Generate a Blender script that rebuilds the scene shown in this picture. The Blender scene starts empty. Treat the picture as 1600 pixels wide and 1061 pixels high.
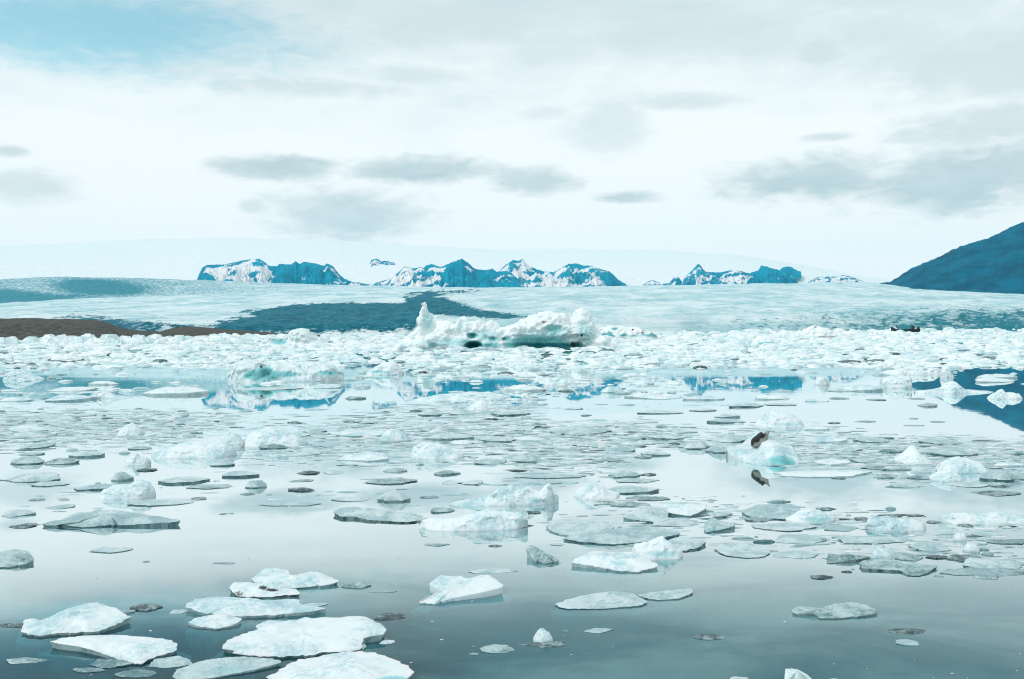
import bpy, bmesh, math, random
import numpy as np
from mathutils import Vector, Matrix, noise as mnoise

S = bpy.context.scene
COL = S.collection
R = math.radians

# ------------------------------------------------------------------ camera
CAM_H = 3.0
FPX = 1600 * 35.0 / 36.0              # focal length in photograph pixels
PITCH = math.atan(11.0 / FPX)
ROLL = 0.0114
_F = Vector((0, math.cos(PITCH), -math.sin(PITCH)))
_U0 = Vector((0, math.sin(PITCH), math.cos(PITCH)))
_X = Vector((1, 0, 0))
_Rt = math.cos(ROLL) * _X - math.sin(ROLL) * _U0
_U = math.sin(ROLL) * _X + math.cos(ROLL) * _U0
cam_d = bpy.data.cameras.new("camera")
cam_d.lens = 35.0
cam_d.sensor_width = 36.0
cam_d.clip_start = 0.1
cam_d.clip_end = 80000
cam = bpy.data.objects.new("camera", cam_d)
COL.objects.link(cam)
m = Matrix((_Rt, _U, -_F)).transposed().to_4x4()
m.translation = Vector((0, 0, CAM_H))
cam.matrix_world = m
S.camera = cam


def ray(px, py):
    px, py = float(px), float(py)
    return _F + ((px - 800.0) / FPX) * _Rt + ((530.5 - py) / FPX) * _U


def at_z(px, py, z=0.0):
    d = ray(px, py)
    t = (z - CAM_H) / d.z
    if t < 0 or t > 60000:
        t = 60000
    return Vector((0, 0, CAM_H)) + d * t


def at_y(px, py, Y):
    d = ray(px, py)
    return Vector((0, 0, CAM_H)) + d * (Y / d.y)


def to_px(p):
    v = Vector(p) - Vector((0, 0, CAM_H))
    f = v.dot(_F)
    return 800 + FPX * v.dot(_Rt) / f, 530.5 - FPX * v.dot(_U) / f


# ------------------------------------------------------------------ light and exposure
S.view_settings.view_transform = 'Standard'
S.view_settings.look = 'None'
S.view_settings.exposure = 0.38
S.view_settings.gamma = 1.0
S.view_settings.use_curve_mapping = False
S.cycles.use_denoising = True
S.cycles.pixel_filter_type = 'BLACKMAN_HARRIS'
S.cycles.filter_width = 1.15
S.cycles.max_bounces = 6
S.cycles.diffuse_bounces = 2
S.cycles.glossy_bounces = 3
S.cycles.transparent_max_bounces = 8
S.cycles.volume_bounces = 1
S.cycles.sample_clamp_indirect = 4.0

SUN_EL, SUN_AZ = R(46), R(-112)        # high behind thin cloud, to the left and a little behind the viewer
sun_d = bpy.data.lights.new("sun", 'SUN')
sun_d.energy = 1.0
sun_d.angle = R(14)
sun_d.color = (1.0, 0.97, 0.93)
sun = bpy.data.objects.new("sun", sun_d)
COL.objects.link(sun)
sv = Vector((math.sin(SUN_AZ) * math.cos(SUN_EL), math.cos(SUN_AZ) * math.cos(SUN_EL), math.sin(SUN_EL)))
sun.rotation_euler = sv.to_track_quat('Z', 'Y').to_euler()


class NT:
    """small helper to write node trees"""

    def __init__(self, nt):
        self.nt = nt

    def n(self, t, **kw):
        nd = self.nt.nodes.new(t)
        for k, v in kw.items():
            setattr(nd, k, v)
        return nd

    def put(self, sock, v):
        if hasattr(v, "is_output"):
            self.nt.links.new(v, sock)
        elif v is not None:
            sock.default_value = v

    def math(self, op, a, b=None, c=None, clamp=False):
        nd = self.n('ShaderNodeMath', operation=op, use_clamp=clamp)
        for i, v in enumerate((a, b, c)):
            if v is not None:
                self.put(nd.inputs[i], v)
        return nd.outputs[0]

    def vmath(self, op, a, b=None):
        nd = self.n('ShaderNodeVectorMath', operation=op)
        self.put(nd.inputs[0], a)
        if b is not None:
            self.put(nd.inputs[1], b)
        return nd.outputs['Value'] if op in ('LENGTH', 'DOT_PRODUCT') else nd.outputs[0]

    def noise(self, vec, scale, detail=4, rough=0.55, dist=0.0):
        nd = self.n('ShaderNodeTexNoise')
        self.put(nd.inputs['Vector'], vec)
        nd.inputs['Scale'].default_value = scale
        nd.inputs['Detail'].default_value = detail
        nd.inputs['Roughness'].default_value = rough
        nd.inputs['Distortion'].default_value = dist
        return nd.outputs['Fac']

    def rng(self, v, a, b, c=0.0, d=1.0, smooth=True):
        nd = self.n('ShaderNodeMapRange')
        nd.interpolation_type = 'SMOOTHSTEP' if smooth else 'LINEAR'
        self.put(nd.inputs['Value'], v)
        nd.inputs['From Min'].default_value = a
        nd.inputs['From Max'].default_value = b
        nd.inputs['To Min'].default_value = c
        nd.inputs['To Max'].default_value = d
        return nd.outputs[0]

    def mix(self, f, a, b):
        nd = self.n('ShaderNodeMix', data_type='RGBA')
        self.put(nd.inputs['Factor'], f)
        for s, v in ((nd.inputs[6], a), (nd.inputs[7], b)):
            self.put(s, v if hasattr(v, "is_output") else (v[0], v[1], v[2], 1.0))
        return nd.outputs[2]

    def mapping(self, vec, loc=(0, 0, 0), rot=(0, 0, 0), scale=(1, 1, 1), kind='POINT'):
        nd = self.n('ShaderNodeMapping', vector_type=kind)
        self.put(nd.inputs['Vector'], vec)
        nd.inputs['Location'].default_value = loc
        nd.inputs['Rotation'].default_value = rot
        nd.inputs['Scale'].default_value = scale
        return nd.outputs[0]

    def ramp(self, v, stops):
        nd = self.n('ShaderNodeValToRGB')
        self.put(nd.inputs[0], v)
        el = nd.color_ramp.elements
        while len(el) < len(stops):
            el.new(0.5)
        for e, (p, c) in zip(el, stops):
            e.position = p
            e.color = (c[0], c[1], c[2], 1)
        return nd.outputs[0]


# ------------------------------------------------------------------ sky
W = bpy.data.worlds.new("World")
S.world = W
W.use_nodes = True
W.node_tree.nodes.clear()
g = NT(W.node_tree)
sky = g.n('ShaderNodeTexSky', sky_type='NISHITA')
sky.sun_disc = False
sky.sun_elevation = SUN_EL
sky.sun_rotation = SUN_AZ
bg_sky = g.n('ShaderNodeBackground')
g.put(bg_sky.inputs['Color'], g.vmath('MULTIPLY', sky.outputs[0], (0.80, 1.42, 1.18)))
bg_sky.inputs['Strength'].default_value = 0.11

tc = g.n('ShaderNodeTexCoord')
dirv = g.vmath('NORMALIZE', tc.outputs['Generated'])
sep = g.n('ShaderNodeSeparateXYZ')
g.put(sep.inputs[0], dirv)
az = g.math('ARCTAN2', sep.outputs[0], sep.outputs[1])
el = g.math('ARCSINE', sep.outputs[2])
cmb = g.n('ShaderNodeCombineXYZ')
g.put(cmb.inputs[0], az)
g.put(cmb.inputs[1], el)
ae = cmb.outputs[0]


def azel(px, py):
    d = ray(px, py).normalized()
    return math.atan2(d.x, d.y), math.asin(d.z)


wide = g.noise(g.mapping(ae, scale=(3.2, 9.0, 1)), 1.0, 6, 0.58, 0.3)
fine = g.noise(g.mapping(ae, scale=(9.0, 30.0, 1)), 1.0, 6, 0.62, 0.4)
edge = g.noise(g.mapping(ae, scale=(34.0, 90.0, 1)), 1.0, 8, 0.6, 0.6)
lump = g.noise(g.mapping(ae, scale=(13.0, 26.0, 1)), 1.0, 3, 0.5, 0.2)
# overcast brightness by height: bright low band, greyer deck above
hgt = g.math('ADD', el, g.math('MULTIPLY', g.math('SUBTRACT', wide, 0.5), 0.20))
hgt = g.math('ADD', hgt, g.math('MULTIPLY', g.math('SUBTRACT', fine, 0.5), 0.15))
deck = g.ramp(g.math('MULTIPLY', hgt, 1.6), [
    (0.00, (0.76, 0.785, 0.785)), (0.10, (0.785, 0.795, 0.80)), (0.28, (0.765, 0.795, 0.80)),
    (0.38, (0.69, 0.745, 0.76)), (0.46, (0.59, 0.66, 0.68)), (0.58, (0.50, 0.59, 0.62)), (1.0, (0.54, 0.63, 0.66))])
# separate low clouds, placed by direction
blobs = [(440, 262, 92, 19, 1), (660, 267, 125, 21, 1), (825, 283, 72, 20, .9), (550, 336, 122, 42, .85), (975, 308, 50, 11, .9),
         (1270, 277, 125, 36, 1), (1475, 285, 135, 46, 1), (1600, 262, 90, 44, .9), (1540, 195, 110, 34, .7), (1277, 78, 34, 20, .5), (1530, 110, 150, 50, .55), (1150, 60, 190, 36, .4), (700, 40, 170, 30, .35),
         (950, 195, 65, 45, .45), (40, 290, 60, 24, .55), (12, 236, 30, 10, .8), (1070, 158, 85, 14, .5), (470, 136, 150, 16, .5),
         (640, 118, 110, 13, .45), (393, 322, 20, 11, .5), (1290, 214, 40, 7, .6), (1440, 218, 50, 7, .5), (860, 175, 40, 10, .35)]
mask = None
for (bx, by, rx, ry, st) in blobs:
    a0, e0 = azel(bx, by)
    v = g.vmath('SUBTRACT', ae, (a0, e0, 0))
    v = g.vmath('MULTIPLY', v, (FPX / rx / 1.12, FPX / ry / 1.12, 0))
    L = g.vmath('LENGTH', v)
    L = g.math('ADD', L, g.math('MULTIPLY', g.math('SUBTRACT', edge, 0.5), 1.15))
    L = g.math('ADD', L, g.math('MULTIPLY', g.math('SUBTRACT', lump, 0.5), 1.2))
    k = g.rng(L, 1.22, 0.30, 0.0, st)
    mask = k if mask is None else g.math('MAXIMUM', mask, k)
cloudc = g.mix(g.rng(fine, 0.3, 0.75), (0.42, 0.51, 0.53), (0.52, 0.60, 0.62))
colr = g.mix(mask, deck, cloudc)
bg_cl = g.n('ShaderNodeBackground')
g.put(bg_cl.inputs['Color'], colr)
bg_cl.inputs['Strength'].default_value = 1.0
# the gap where blue shows
a0, e0 = azel(150, 40)
v = g.vmath('MULTIPLY', g.vmath('SUBTRACT', ae, (a0, e0, 0)), (FPX / 350, FPX / 78, 0))
L = g.math('ADD', g.vmath('LENGTH', v), g.math('MULTIPLY', g.math('SUBTRACT', wide, 0.5), 1.6))
L = g.math('ADD', L, g.math('MULTIPLY', g.math('SUBTRACT', edge, 0.5), 0.7))
gap = g.rng(L, 1.15, 0.35, 0.0, 0.74)
mx = g.n('ShaderNodeMixShader')
g.put(mx.inputs[0], gap)
W.node_tree.links.new(bg_cl.outputs[0], mx.inputs[1])
W.node_tree.links.new(bg_sky.outputs[0], mx.inputs[2])
wo = g.n('ShaderNodeOutputWorld')
W.node_tree.links.new(mx.outputs[0], wo.inputs[0])


# ------------------------------------------------------------------ materials
def mat(name):
    mt = bpy.data.materials.new(name)
    mt.use_nodes = True
    nt = mt.node_tree
    nt.nodes.clear()
    return mt, NT(nt)


def finish(gt, color, rough=0.5, bump=None, bstr=0.3, bdist=0.05, spec=0.5, extra=None):
    p = gt.n('ShaderNodeBsdfPrincipled')
    gt.put(p.inputs['Base Color'], color)
    gt.put(p.inputs['Roughness'], rough)
    p.inputs['Specular IOR Level'].default_value = spec
    if bump is not None:
        b = gt.n('ShaderNodeBump')
        b.inputs['Strength'].default_value = bstr
        b.inputs['Distance'].default_value = bdist
        gt.put(b.inputs['Height'], bump)
        gt.nt.links.new(b.outputs[0], p.inputs['Normal'])
    o = gt.n('ShaderNodeOutputMaterial')
    gt.nt.links.new(p.outputs[0], o.inputs[0])
    return p


def ice_material(name, light, dark, lo, hi, rough, scale, bstr, speck=0.0, sss=0.0):
    mt, q = mat(name)
    geo = q.n('ShaderNodeNewGeometry')
    pos = geo.outputs['Position']
    a = q.noise(pos, scale, 6, 0.62, 0.3)
    b = q.noise(pos, scale * 7, 5, 0.65)
    c = q.noise(q.mapping(pos, scale=(1, 1, 3)), scale * 28, 3, 0.6)
    oi = q.n('ShaderNodeObjectInfo')
    at = q.n('ShaderNodeAttribute', attribute_name='tone')
    f = q.math('ADD', q.math('MULTIPLY', a, 0.6), q.math('MULTIPLY', b, 0.4))
    f = q.math('ADD', f, q.math('MULTIPLY', q.math('SUBTRACT', oi.outputs['Random'], 0.5), 0.10))
    f = q.math('ADD', f, q.math('MULTIPLY', at.outputs['Fac'], 0.16))
    cr = q.noise(q.mapping(pos, scale=(1, 1, 2)), scale * 3.1, 5, 0.7, 1.2)
    vein = q.rng(q.math('ABSOLUTE', q.math('SUBTRACT', cr, 0.5)), 0.0, 0.035, 0.55, 0.0)
    f = q.math('SUBTRACT', f, q.math('MULTIPLY', vein, q.rng(a, 0.4, 0.6, 0.25, 0.0)))
    col = q.mix(q.rng(f, lo, hi), dark, light)
    if speck:
        col = q.mix(q.math('MULTIPLY', q.rng(c, 0.68, 0.78), speck), col, (0.05, 0.07, 0.07))
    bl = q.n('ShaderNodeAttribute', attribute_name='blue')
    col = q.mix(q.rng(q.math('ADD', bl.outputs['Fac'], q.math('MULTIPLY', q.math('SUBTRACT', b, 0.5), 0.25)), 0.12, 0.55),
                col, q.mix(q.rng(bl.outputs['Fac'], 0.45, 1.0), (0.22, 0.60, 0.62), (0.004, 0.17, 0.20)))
    dt = q.n('ShaderNodeAttribute', attribute_name='dirt')
    col = q.mix(q.rng(q.math('ADD', dt.outputs['Fac'], q.math('MULTIPLY', q.math('SUBTRACT', c, 0.5), 0.8)), 0.35, 0.6),
                col, (0.035, 0.04, 0.035))
    h = q.math('ADD', q.math('MULTIPLY', b, 0.6), q.math('MULTIPLY', c, 0.4))
    p = finish(q, col, rough, h, bstr, 0.06)
    if sss:
        p.inputs['Subsurface Weight'].default_value = sss
        p.inputs['Subsurface Radius'].default_value = (0.25, 0.9, 1.0)
        p.inputs['Subsurface Scale'].default_value = 0.10
    return mt


M_SNOW = ice_material("white_ice", (0.84, 0.895, 0.91), (0.42, 0.63, 0.68), 0.32, 0.55, 0.45, 2.0, 0.38, 0.12, 0.4)
M_GREY = ice_material("grey_ice", (0.70, 0.81, 0.82), (0.36, 0.53, 0.56), 0.38, 0.60, 0.3, 2.6, 0.6, 0.6)
M_CLEAR = ice_material("glassy_ice", (0.54, 0.67, 0.68), (0.10, 0.23, 0.25), 0.36, 0.62, 0.15, 3.0, 0.5, 0.4)
M_DIRT = ice_material("dirty_ice", (0.38, 0.52, 0.54), (0.02, 0.055, 0.062), 0.40, 0.58, 0.35, 7.0, 0.7, 0.7)
M_EDGE = ice_material("dark_edge_ice", (0.38, 0.53, 0.55), (0.07, 0.17, 0.19), 0.34, 0.64, 0.2, 3.5, 0.4, 0.4)  # darker ice, used mostly on the side walls of floes
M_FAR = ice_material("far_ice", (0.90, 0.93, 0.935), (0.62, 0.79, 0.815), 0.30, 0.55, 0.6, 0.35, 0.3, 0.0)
ICE = [M_SNOW, M_GREY, M_CLEAR, M_DIRT, M_EDGE, M_FAR]

# water: dark milky meltwater under a mirror surface
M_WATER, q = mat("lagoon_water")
geo = q.n('ShaderNodeNewGeometry')
pos = geo.outputs['Position']
n1 = q.noise(q.mapping(pos, scale=(0.35, 1.2, 1)), 1.0, 3, 0.5)
n2 = q.noise(q.mapping(pos, scale=(1.5, 5.0, 1)), 1.0, 2, 0.5)
amp = q.rng(q.noise(q.mapping(pos, scale=(0.05, 0.12, 1)), 1.0, 2, 0.5), 0.45, 0.7, 0.15, 1.0)
bp = q.n('ShaderNodeBump')
bp.inputs['Strength'].default_value = 0.09
bp.inputs['Distance'].default_value = 0.02
q.put(bp.inputs['Height'], q.math('MULTIPLY', q.math('ADD', n1, q.math('MULTIPLY', n2, 0.3)), amp))
lw = q.n('ShaderNodeLayerWeight')
lw.inputs['Blend'].default_value = 0.5
fr = q.ramp(lw.outputs['Facing'], [(0.0, (.02,) * 3), (0.60, (.08,) * 3), (0.68, (.11,) * 3), (0.72, (.20,) * 3), (0.755, (.42,) * 3), (0.79, (.74,) * 3), (0.83, (.87,) * 3), (1.0, (.99,) * 3)])
fac = fr
gl = q.n('ShaderNodeBsdfGlossy')
gl.inputs['Roughness'].default_value = 0.015
gl.inputs['Color'].default_value = (0.95, 1.0, 1.0, 1)
q.nt.links.new(bp.outputs[0], gl.inputs['Normal'])
df = q.n('ShaderNodeBsdfDiffuse')
cloud_mottle = q.noise(q.mapping(pos, scale=(0.26, 0.55, 1)), 1.0, 5, 0.6, 0.8)  # light and dark mottling painted into the water for cloud reflections
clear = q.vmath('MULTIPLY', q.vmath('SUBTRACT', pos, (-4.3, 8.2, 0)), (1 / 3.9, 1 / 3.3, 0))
clear = q.rng(q.math('ADD', q.vmath('LENGTH', clear), q.math('MULTIPLY', q.math('SUBTRACT', cloud_mottle, .5), 1.2)), 1.05, 0.6)      # dark reflection of the blue sky gap, painted into the water colour
q.put(df.inputs['Color'], q.mix(clear, q.mix(q.rng(cloud_mottle, 0.38, 0.64), (0.02, 0.17, 0.205), (0.19, 0.40, 0.41)), (0.0, 0.035, 0.055)))
tr = q.n('ShaderNodeBsdfTransparent')
tr.inputs['Color'].default_value = (0.30, 0.78, 0.82, 1)
m1 = q.n('ShaderNodeMixShader')
m1.inputs[0].default_value = 0.58
q.nt.links.new(tr.outputs[0], m1.inputs[1])
q.nt.links.new(df.outputs[0], m1.inputs[2])
m2 = q.n('ShaderNodeMixShader')
q.put(m2.inputs[0], fac)
q.nt.links.new(m1.outputs[0], m2.inputs[1])
q.nt.links.new(gl.outputs[0], m2.inputs[2])
oo = q.n('ShaderNodeOutputMaterial')
q.nt.links.new(m2.outputs[0], oo.inputs[0])


def plain(name, c, rough=0.7, var=0.25, scale=3.0, spec=0.4):
    mt, q = mat(name)
    geo = q.n('ShaderNodeNewGeometry')
    n = q.noise(geo.outputs['Position'], scale, 6, 0.6)
    col = q.mix(q.rng(n, 0.3, 0.7), [x * (1 - var) for x in c], [min(1, x * (1 + var)) for x in c])
    finish(q, col, rough, n, 0.4, 0.1, spec)
    return mt


M_BED = plain("lagoon_bed", (0.01, 0.05, 0.06), 0.9)
M_PAINT = plain("black_hull_paint", (0.01, 0.03, 0.035), 0.4, 0.2, 0.5)


def terrain_material(name, rock, rock2, snow, scale, mode):
    """rock and snow split by the 'snow' attribute, broken up by noise"""
    mt, q = mat(name)
    geo = q.n('ShaderNodeNewGeometry')
    pos = geo.outputs['Position']
    a = q.noise(pos, scale, 7, 0.65, 0.4)
    b = q.noise(pos, scale * 6, 5, 0.65)
    at = q.n('ShaderNodeAttribute', attribute_name='snow')
    s = q.math('ADD', at.outputs['Fac'], q.math('MULTIPLY', q.math('SUBTRACT', b, 0.5), mode))
    s = q.rng(s, 0.44, 0.56)
    rc = q.mix(q.rng(a, 0.35, 0.65), rock, rock2)
    col = q.mix(s, rc, snow)
    finish(q, col, 0.85, b, 0.5, 1.0 / scale * 0.1, 0.1)
    return mt


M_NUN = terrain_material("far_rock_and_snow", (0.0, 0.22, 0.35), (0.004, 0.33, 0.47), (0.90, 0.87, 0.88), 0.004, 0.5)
M_HILL = terrain_material("dark_mountain_rock", (0.0, 0.065, 0.12), (0.0, 0.13, 0.22), (0.5, 0.6, 0.6), 0.006, 0.2)
M_CAP = terrain_material("ice_cap_snow", (0.5, 0.7, 0.72), (0.6, 0.75, 0.77), (0.91, 0.915, 0.915), 0.0015, 0.2)
M_GRAVEL = plain("brown_gravel", (0.085, 0.085, 0.075), 0.95, 0.45, 0.25, 0.1)

# glacier: pale ice, blue crevasses and grey moraine bands
M_GLA, q = mat("glacier_ice")
geo = q.n('ShaderNodeNewGeometry')
pos = geo.outputs['Position']
a = q.noise(q.mapping(pos, scale=(0.006, 0.002, 0.02)), 1.0, 8, 0.68, 0.6)
b = q.noise(q.mapping(pos, scale=(0.06, 0.012, 0.2)), 1.0, 7, 0.75, 0.5)
at = q.n('ShaderNodeAttribute', attribute_name='snow')     # 1 pale ice, 0 debris-covered
bl = q.n('ShaderNodeAttribute', attribute_name='blue')
a2 = q.noise(q.mapping(pos, rot=(0, 0, 0.16), scale=(0.0035, 0.013, 0.05)), 1.0, 7, 0.7, 0.8)
base = q.mix(q.rng(q.math('ADD', q.math('MULTIPLY', a, 0.5), q.math('MULTIPLY', a2, 0.5)), 0.38, 0.6), (0.34, 0.58, 0.62), (0.78, 0.86, 0.87))
crev = q.math('ADD', bl.outputs['Fac'], q.math('MULTIPLY', q.math('SUBTRACT', b, 0.5), 2.4))
base = q.mix(q.rng(crev, 0.42, 0.85), base, (0.03, 0.22, 0.28))
s = q.math('ADD', at.outputs['Fac'], q.math('MULTIPLY', q.math('SUBTRACT', b, 0.5), 1.55))
base = q.mix(q.rng(s, 0.40, 0.60), q.mix(q.rng(b, 0.35, 0.7), (0.0, 0.10, 0.155), (0.03, 0.23, 0.29)), base)
finish(q, base, 0.8, b, 0.6, 6.0, 0.2)


# ------------------------------------------------------------------ mesh helpers
def tag(o, label=None, cat=None, group=None, kind=None):
    if label:
        o['label'] = label
    if cat:
        o['category'] = cat
    if group:
        o['group'] = group
    if kind:
        o['kind'] = kind
    return o


def link(name, verts, faces, mats, parent=None, loc=None, smooth=True, fm=None, attrs=None, sharp=None):
    me = bpy.data.meshes.new(name)
    me.from_pydata([tuple(v) for v in verts], [], faces)
    for mt in (mats if isinstance(mats, (list, tuple)) else [mats]):
        me.materials.append(mt)
    if fm is not None:
        me.polygons.foreach_set('material_index', fm)
    if smooth:
        me.polygons.foreach_set('use_smooth', [True] * len(me.polygons))
        if sharp:
            me.set_sharp_from_angle(angle=R(sharp))
    for k, vals in (attrs or {}).items():
        at = me.attributes.new(k, 'FLOAT', 'POINT')
        at.data.foreach_set('value', np.asarray(vals, dtype=np.float32))
    me.update()
    o = bpy.data.objects.new(name, me)
    COL.objects.link(o)
    if loc is not None:
        o.location = loc
    if parent is not None:
        o.parent = parent
    return o


def nz(x, y, z=0.0, o=4):
    return mnoise.fractal(Vector((x, y, z)), 1.0, 2.0, o)


def interp(prof, x):
    xs = [p[0] for p in prof]
    ys = [p[1] for p in prof]
    return float(np.interp(x, xs, ys))


# ------------------------------------------------------------------ water
def sheet(name, size, z, mt):
    xs = [-size, -3000, -800, -200, -50, 0, 50, 200, 800, 3000, size]
    ys = [-1500, -200, -50, 0, 20, 50, 120, 300, 800, 2500, 8000, size]
    v = [(x, y, z) for y in ys for x in xs]
    n = len(xs)
    f = [(j * n + i, j * n + i + 1, (j + 1) * n + i + 1, (j + 1) * n + i) for j in range(len(ys) - 1) for i in range(n - 1)]
    return tag(link(name, v, f, mt, smooth=False), kind='structure')


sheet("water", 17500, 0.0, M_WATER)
sheet("ground", 17500, -2.0, M_BED)


# ------------------------------------------------------------------ far terrain
def polar_terrain(name, px0, px1, nx, rows, mt, bump, bscale, snowf=None, bluef=None, rough_rows=None, seed=0):
    """rows: list of (distance, profile of photograph heights) from near to far; between rows the surface is interpolated.
    A row whose profile is None lies at the given height (metres)."""
    V, A, B = [], [], []
    nr = len(rows)
    for j, (Y, prof) in enumerate(rows):
        for i in range(nx + 1):
            px = px0 + (px1 - px0) * i / nx
            x = at_y(px, 500, Y).x
            if callable(prof):
                z = prof(px)
            else:
                py = interp(prof, px)
                p = at_y(px, py, Y)
                x, z = p.x, p.z
            w = 1.0 if rough_rows is None else rough_rows[j]
            z += bump * w * nz(x * bscale + seed, Y * bscale, seed * 1.7, 6)
            V.append((x, Y, z))
            cpx, cpy = to_px(V[-1])
            A.append(snowf(cpx, cpy, x, Y, z) if snowf else 1.0)
            B.append(bluef(cpx, cpy, x, Y, z) if bluef else 0.0)
    n = nx + 1
    F = [(j * n + i, j * n + i + 1, (j + 1) * n + i + 1, (j + 1) * n + i) for j in range(nr - 1) for i in range(nx)]
    return tag(link(name, V, F, mt, attrs={'snow': A, 'blue': B}), kind='structure')


def blend_rows(keys, n):
    """keys: (distance, profile); fill n rows between each pair by interpolating distance and height"""
    out = []
    for (Y0, p0), (Y1, p1) in zip(keys[:-1], keys[1:]):
        for k in range(n):
            t = k / n
            Y = Y0 + (Y1 - Y0) * t

            def zf(px, Y0=Y0, Y1=Y1, p0=p0, p1=p1, t=t):
                za = p0(px) if callable(p0) else at_y(px, interp(p0, px), Y0).z
                zb = p1(px) if callable(p1) else at_y(px, interp(p1, px), Y1).z
                return za + (zb - za) * t
            out.append((Y, zf))
    Y1, p1 = keys[-1]
    out.append((Y1, (lambda px, p1=p1, Y1=Y1: p1(px) if callable(p1) else at_y(px, interp(p1, px), Y1).z)))
    return out


flat0 = lambda px: -3.0
crest = [(-400, 478), (0, 474), (135, 466), (236, 463), (340, 460), (540, 455), (700, 451), (820, 449), (1000, 446.5), (1150, 444),
         (1300, 443), (1360, 447), (1420, 452), (1600, 460), (2000, 470)]
midl = [(-400, 492), (0, 490), (200, 486), (400, 480), (560, 470), (700, 467), (900, 464), (1100, 461), (1300, 461), (1600, 469), (2000, 476)]
front = [(-400, 512), (0, 511), (300, 510), (650, 508), (900, 503), (1100, 499), (1300, 494), (1600, 487), (2000, 484)]


def in_poly(x, y, poly):
    c = False
    n = len(poly)
    for i in range(n):
        x0, y0 = poly[i]
        x1, y1 = poly[(i + 1) % n]
        if (y0 > y) != (y1 > y) and x < (x1 - x0) * (y - y0) / (y1 - y0) + x0:
            c = not c
    return c


mor1 = [(290, 520), (330, 505), (420, 484), (480, 476), (560, 473), (625, 473), (632, 464), (660, 457), (720, 453), (780, 450.5), (720, 456), (685, 461),
        (690, 467), (720, 476), (760, 486), (830, 495), (800, 500), (720, 494), (680, 490), (655, 500), (650, 522)]
mor2 = [(60, 503), (130, 492), (190, 497), (260, 505), (320, 508), (320, 525), (120, 525)]


def gla_snow(px, py, x, Y, z):
    w = 16 * nz(x * 0.004, Y * 0.0015, 3.0, 6) + 9 * nz(x * .03, Y * .01, 5.0, 4)
    c = 0
    for k, (jx, jy) in enumerate(((0, 0), (9, 1), (-9, -1), (4, -2), (-5, 2), (14, -1), (-14, 1))):
        if in_poly(px + w * 1.6 + jx, py + w * 0.25 + jy, mor1):
            c += 1
    if c:
        return 0.86 - 0.74 * c / 7
    c = sum(in_poly(px + w * 2.0 + jx, py + w * 0.3 + jy, mor2) for jx, jy in ((0, 0), (20, 2), (-20, -2), (10, -3), (-10, 3)))
    return 0.86 - .1 * c


def gla_blue(px, py, x, Y, z):
    t = min(1.0, max(0.0, (py - 462) / 40.0))
    rgt = min(1.0, max(0.0, (px - 900) / 500.0))
    lft = min(1.0, max(0.0, (560 - px) / 300.0))
    b = 0.10 + 0.60 * t * rgt + 0.25 * t * lft
    if px > 1380 and py > 474:
        b += 0.22 * min(1, (px - 1380) / 150) * min(1, (py - 474) / 14)
    return b


polar_terrain("glacier", -420, 2020, 800,
              [(1780, flat0)] + blend_rows([(1800, front), (2600, midl), (5000, crest)], 46) +
              [(5600, lambda px: at_y(px, interp(crest, px), 5000).z - 60)], M_GLA, 7.0, 0.012, gla_snow, gla_blue,
              [0.0] + [1.6] * 10 + [1.2] * 36 + [1.0] * 36 + [0.6] * 10 + [0.5, 0], 3)

# blue-grey upper ice stream at the left
far_top = [(-500, 440), (0, 437), (60, 433), (100, 432), (200, 434), (310, 437), (440, 443), (560, 446), (700, 449), (820, 450), (1000, 448), (1200, 443), (1400, 440),
           (2000, 445)]
band_dark = [(90, 440), (110, 433), (170, 436), (230, 448), (215, 460), (150, 462), (100, 455)]
band_dark2 = [(-420, 455), (0, 452), (60, 458), (150, 464), (60, 474), (-420, 480)]


def ups_snow(px, py, x, Y, z):
    return 0.86


def ups_blue(px, py, x, Y, z):
    w = 6 * nz(x * 0.001, Y * 0.001, 8.0, 4) + 4 * nz(x * .006, Y * .003, 2.0, 4)
    c = 0
    for jx, jy in ((0, 0), (12, 1), (-12, -1), (6, -2.5), (-6, 2.5), (22, 0), (-22, 0)):
        c += in_poly(px + w * 3 + jx, py + w * 0.5 + jy, band_dark) or in_poly(px + w * 3 + jx, py + w * 0.5 + jy, band_dark2)
    base = 0.62 - 0.32 * max(0, min(1, (px - 250) / 350)) if px < 620 else .25
    return base + (1.0 - base) * c / 7


polar_terrain("upper_glacier", -520, 2020, 500,
              blend_rows([(5300, lambda px: 50.0), (5700, lambda px: at_y(px, interp(crest, px) + 4, 5700).z), (7600, far_top)], 22) +
              [(8300, lambda px: at_y(px, interp(far_top, px), 7600).z - 90)], M_GLA, 8.0, 0.004, ups_snow, ups_blue, None, 7)

# ice cap behind the nunataks
cap = [(-600, 392), (0, 386), (140, 378), (330, 371), (500, 374), (640, 384), (800, 391), (900, 389), (1050, 393), (1150, 398), (1250, 413), (1330, 428), (1400, 439),
       (1600, 452), (2100, 470)]
polar_terrain("ice_cap", -620, 2120, 240, blend_rows([(9800, lambda px: 200.0), (11500, lambda px: at_y(px, interp(cap, px) * 0.45 + 445 * 0.55, 11500).z),
                                                      (15500, cap)], 10) + [(16500, lambda px: at_y(px, interp(cap, px), 15500).z - 100)],
              M_CAP, 14.0, 0.0012, None, None, None, 11)


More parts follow.
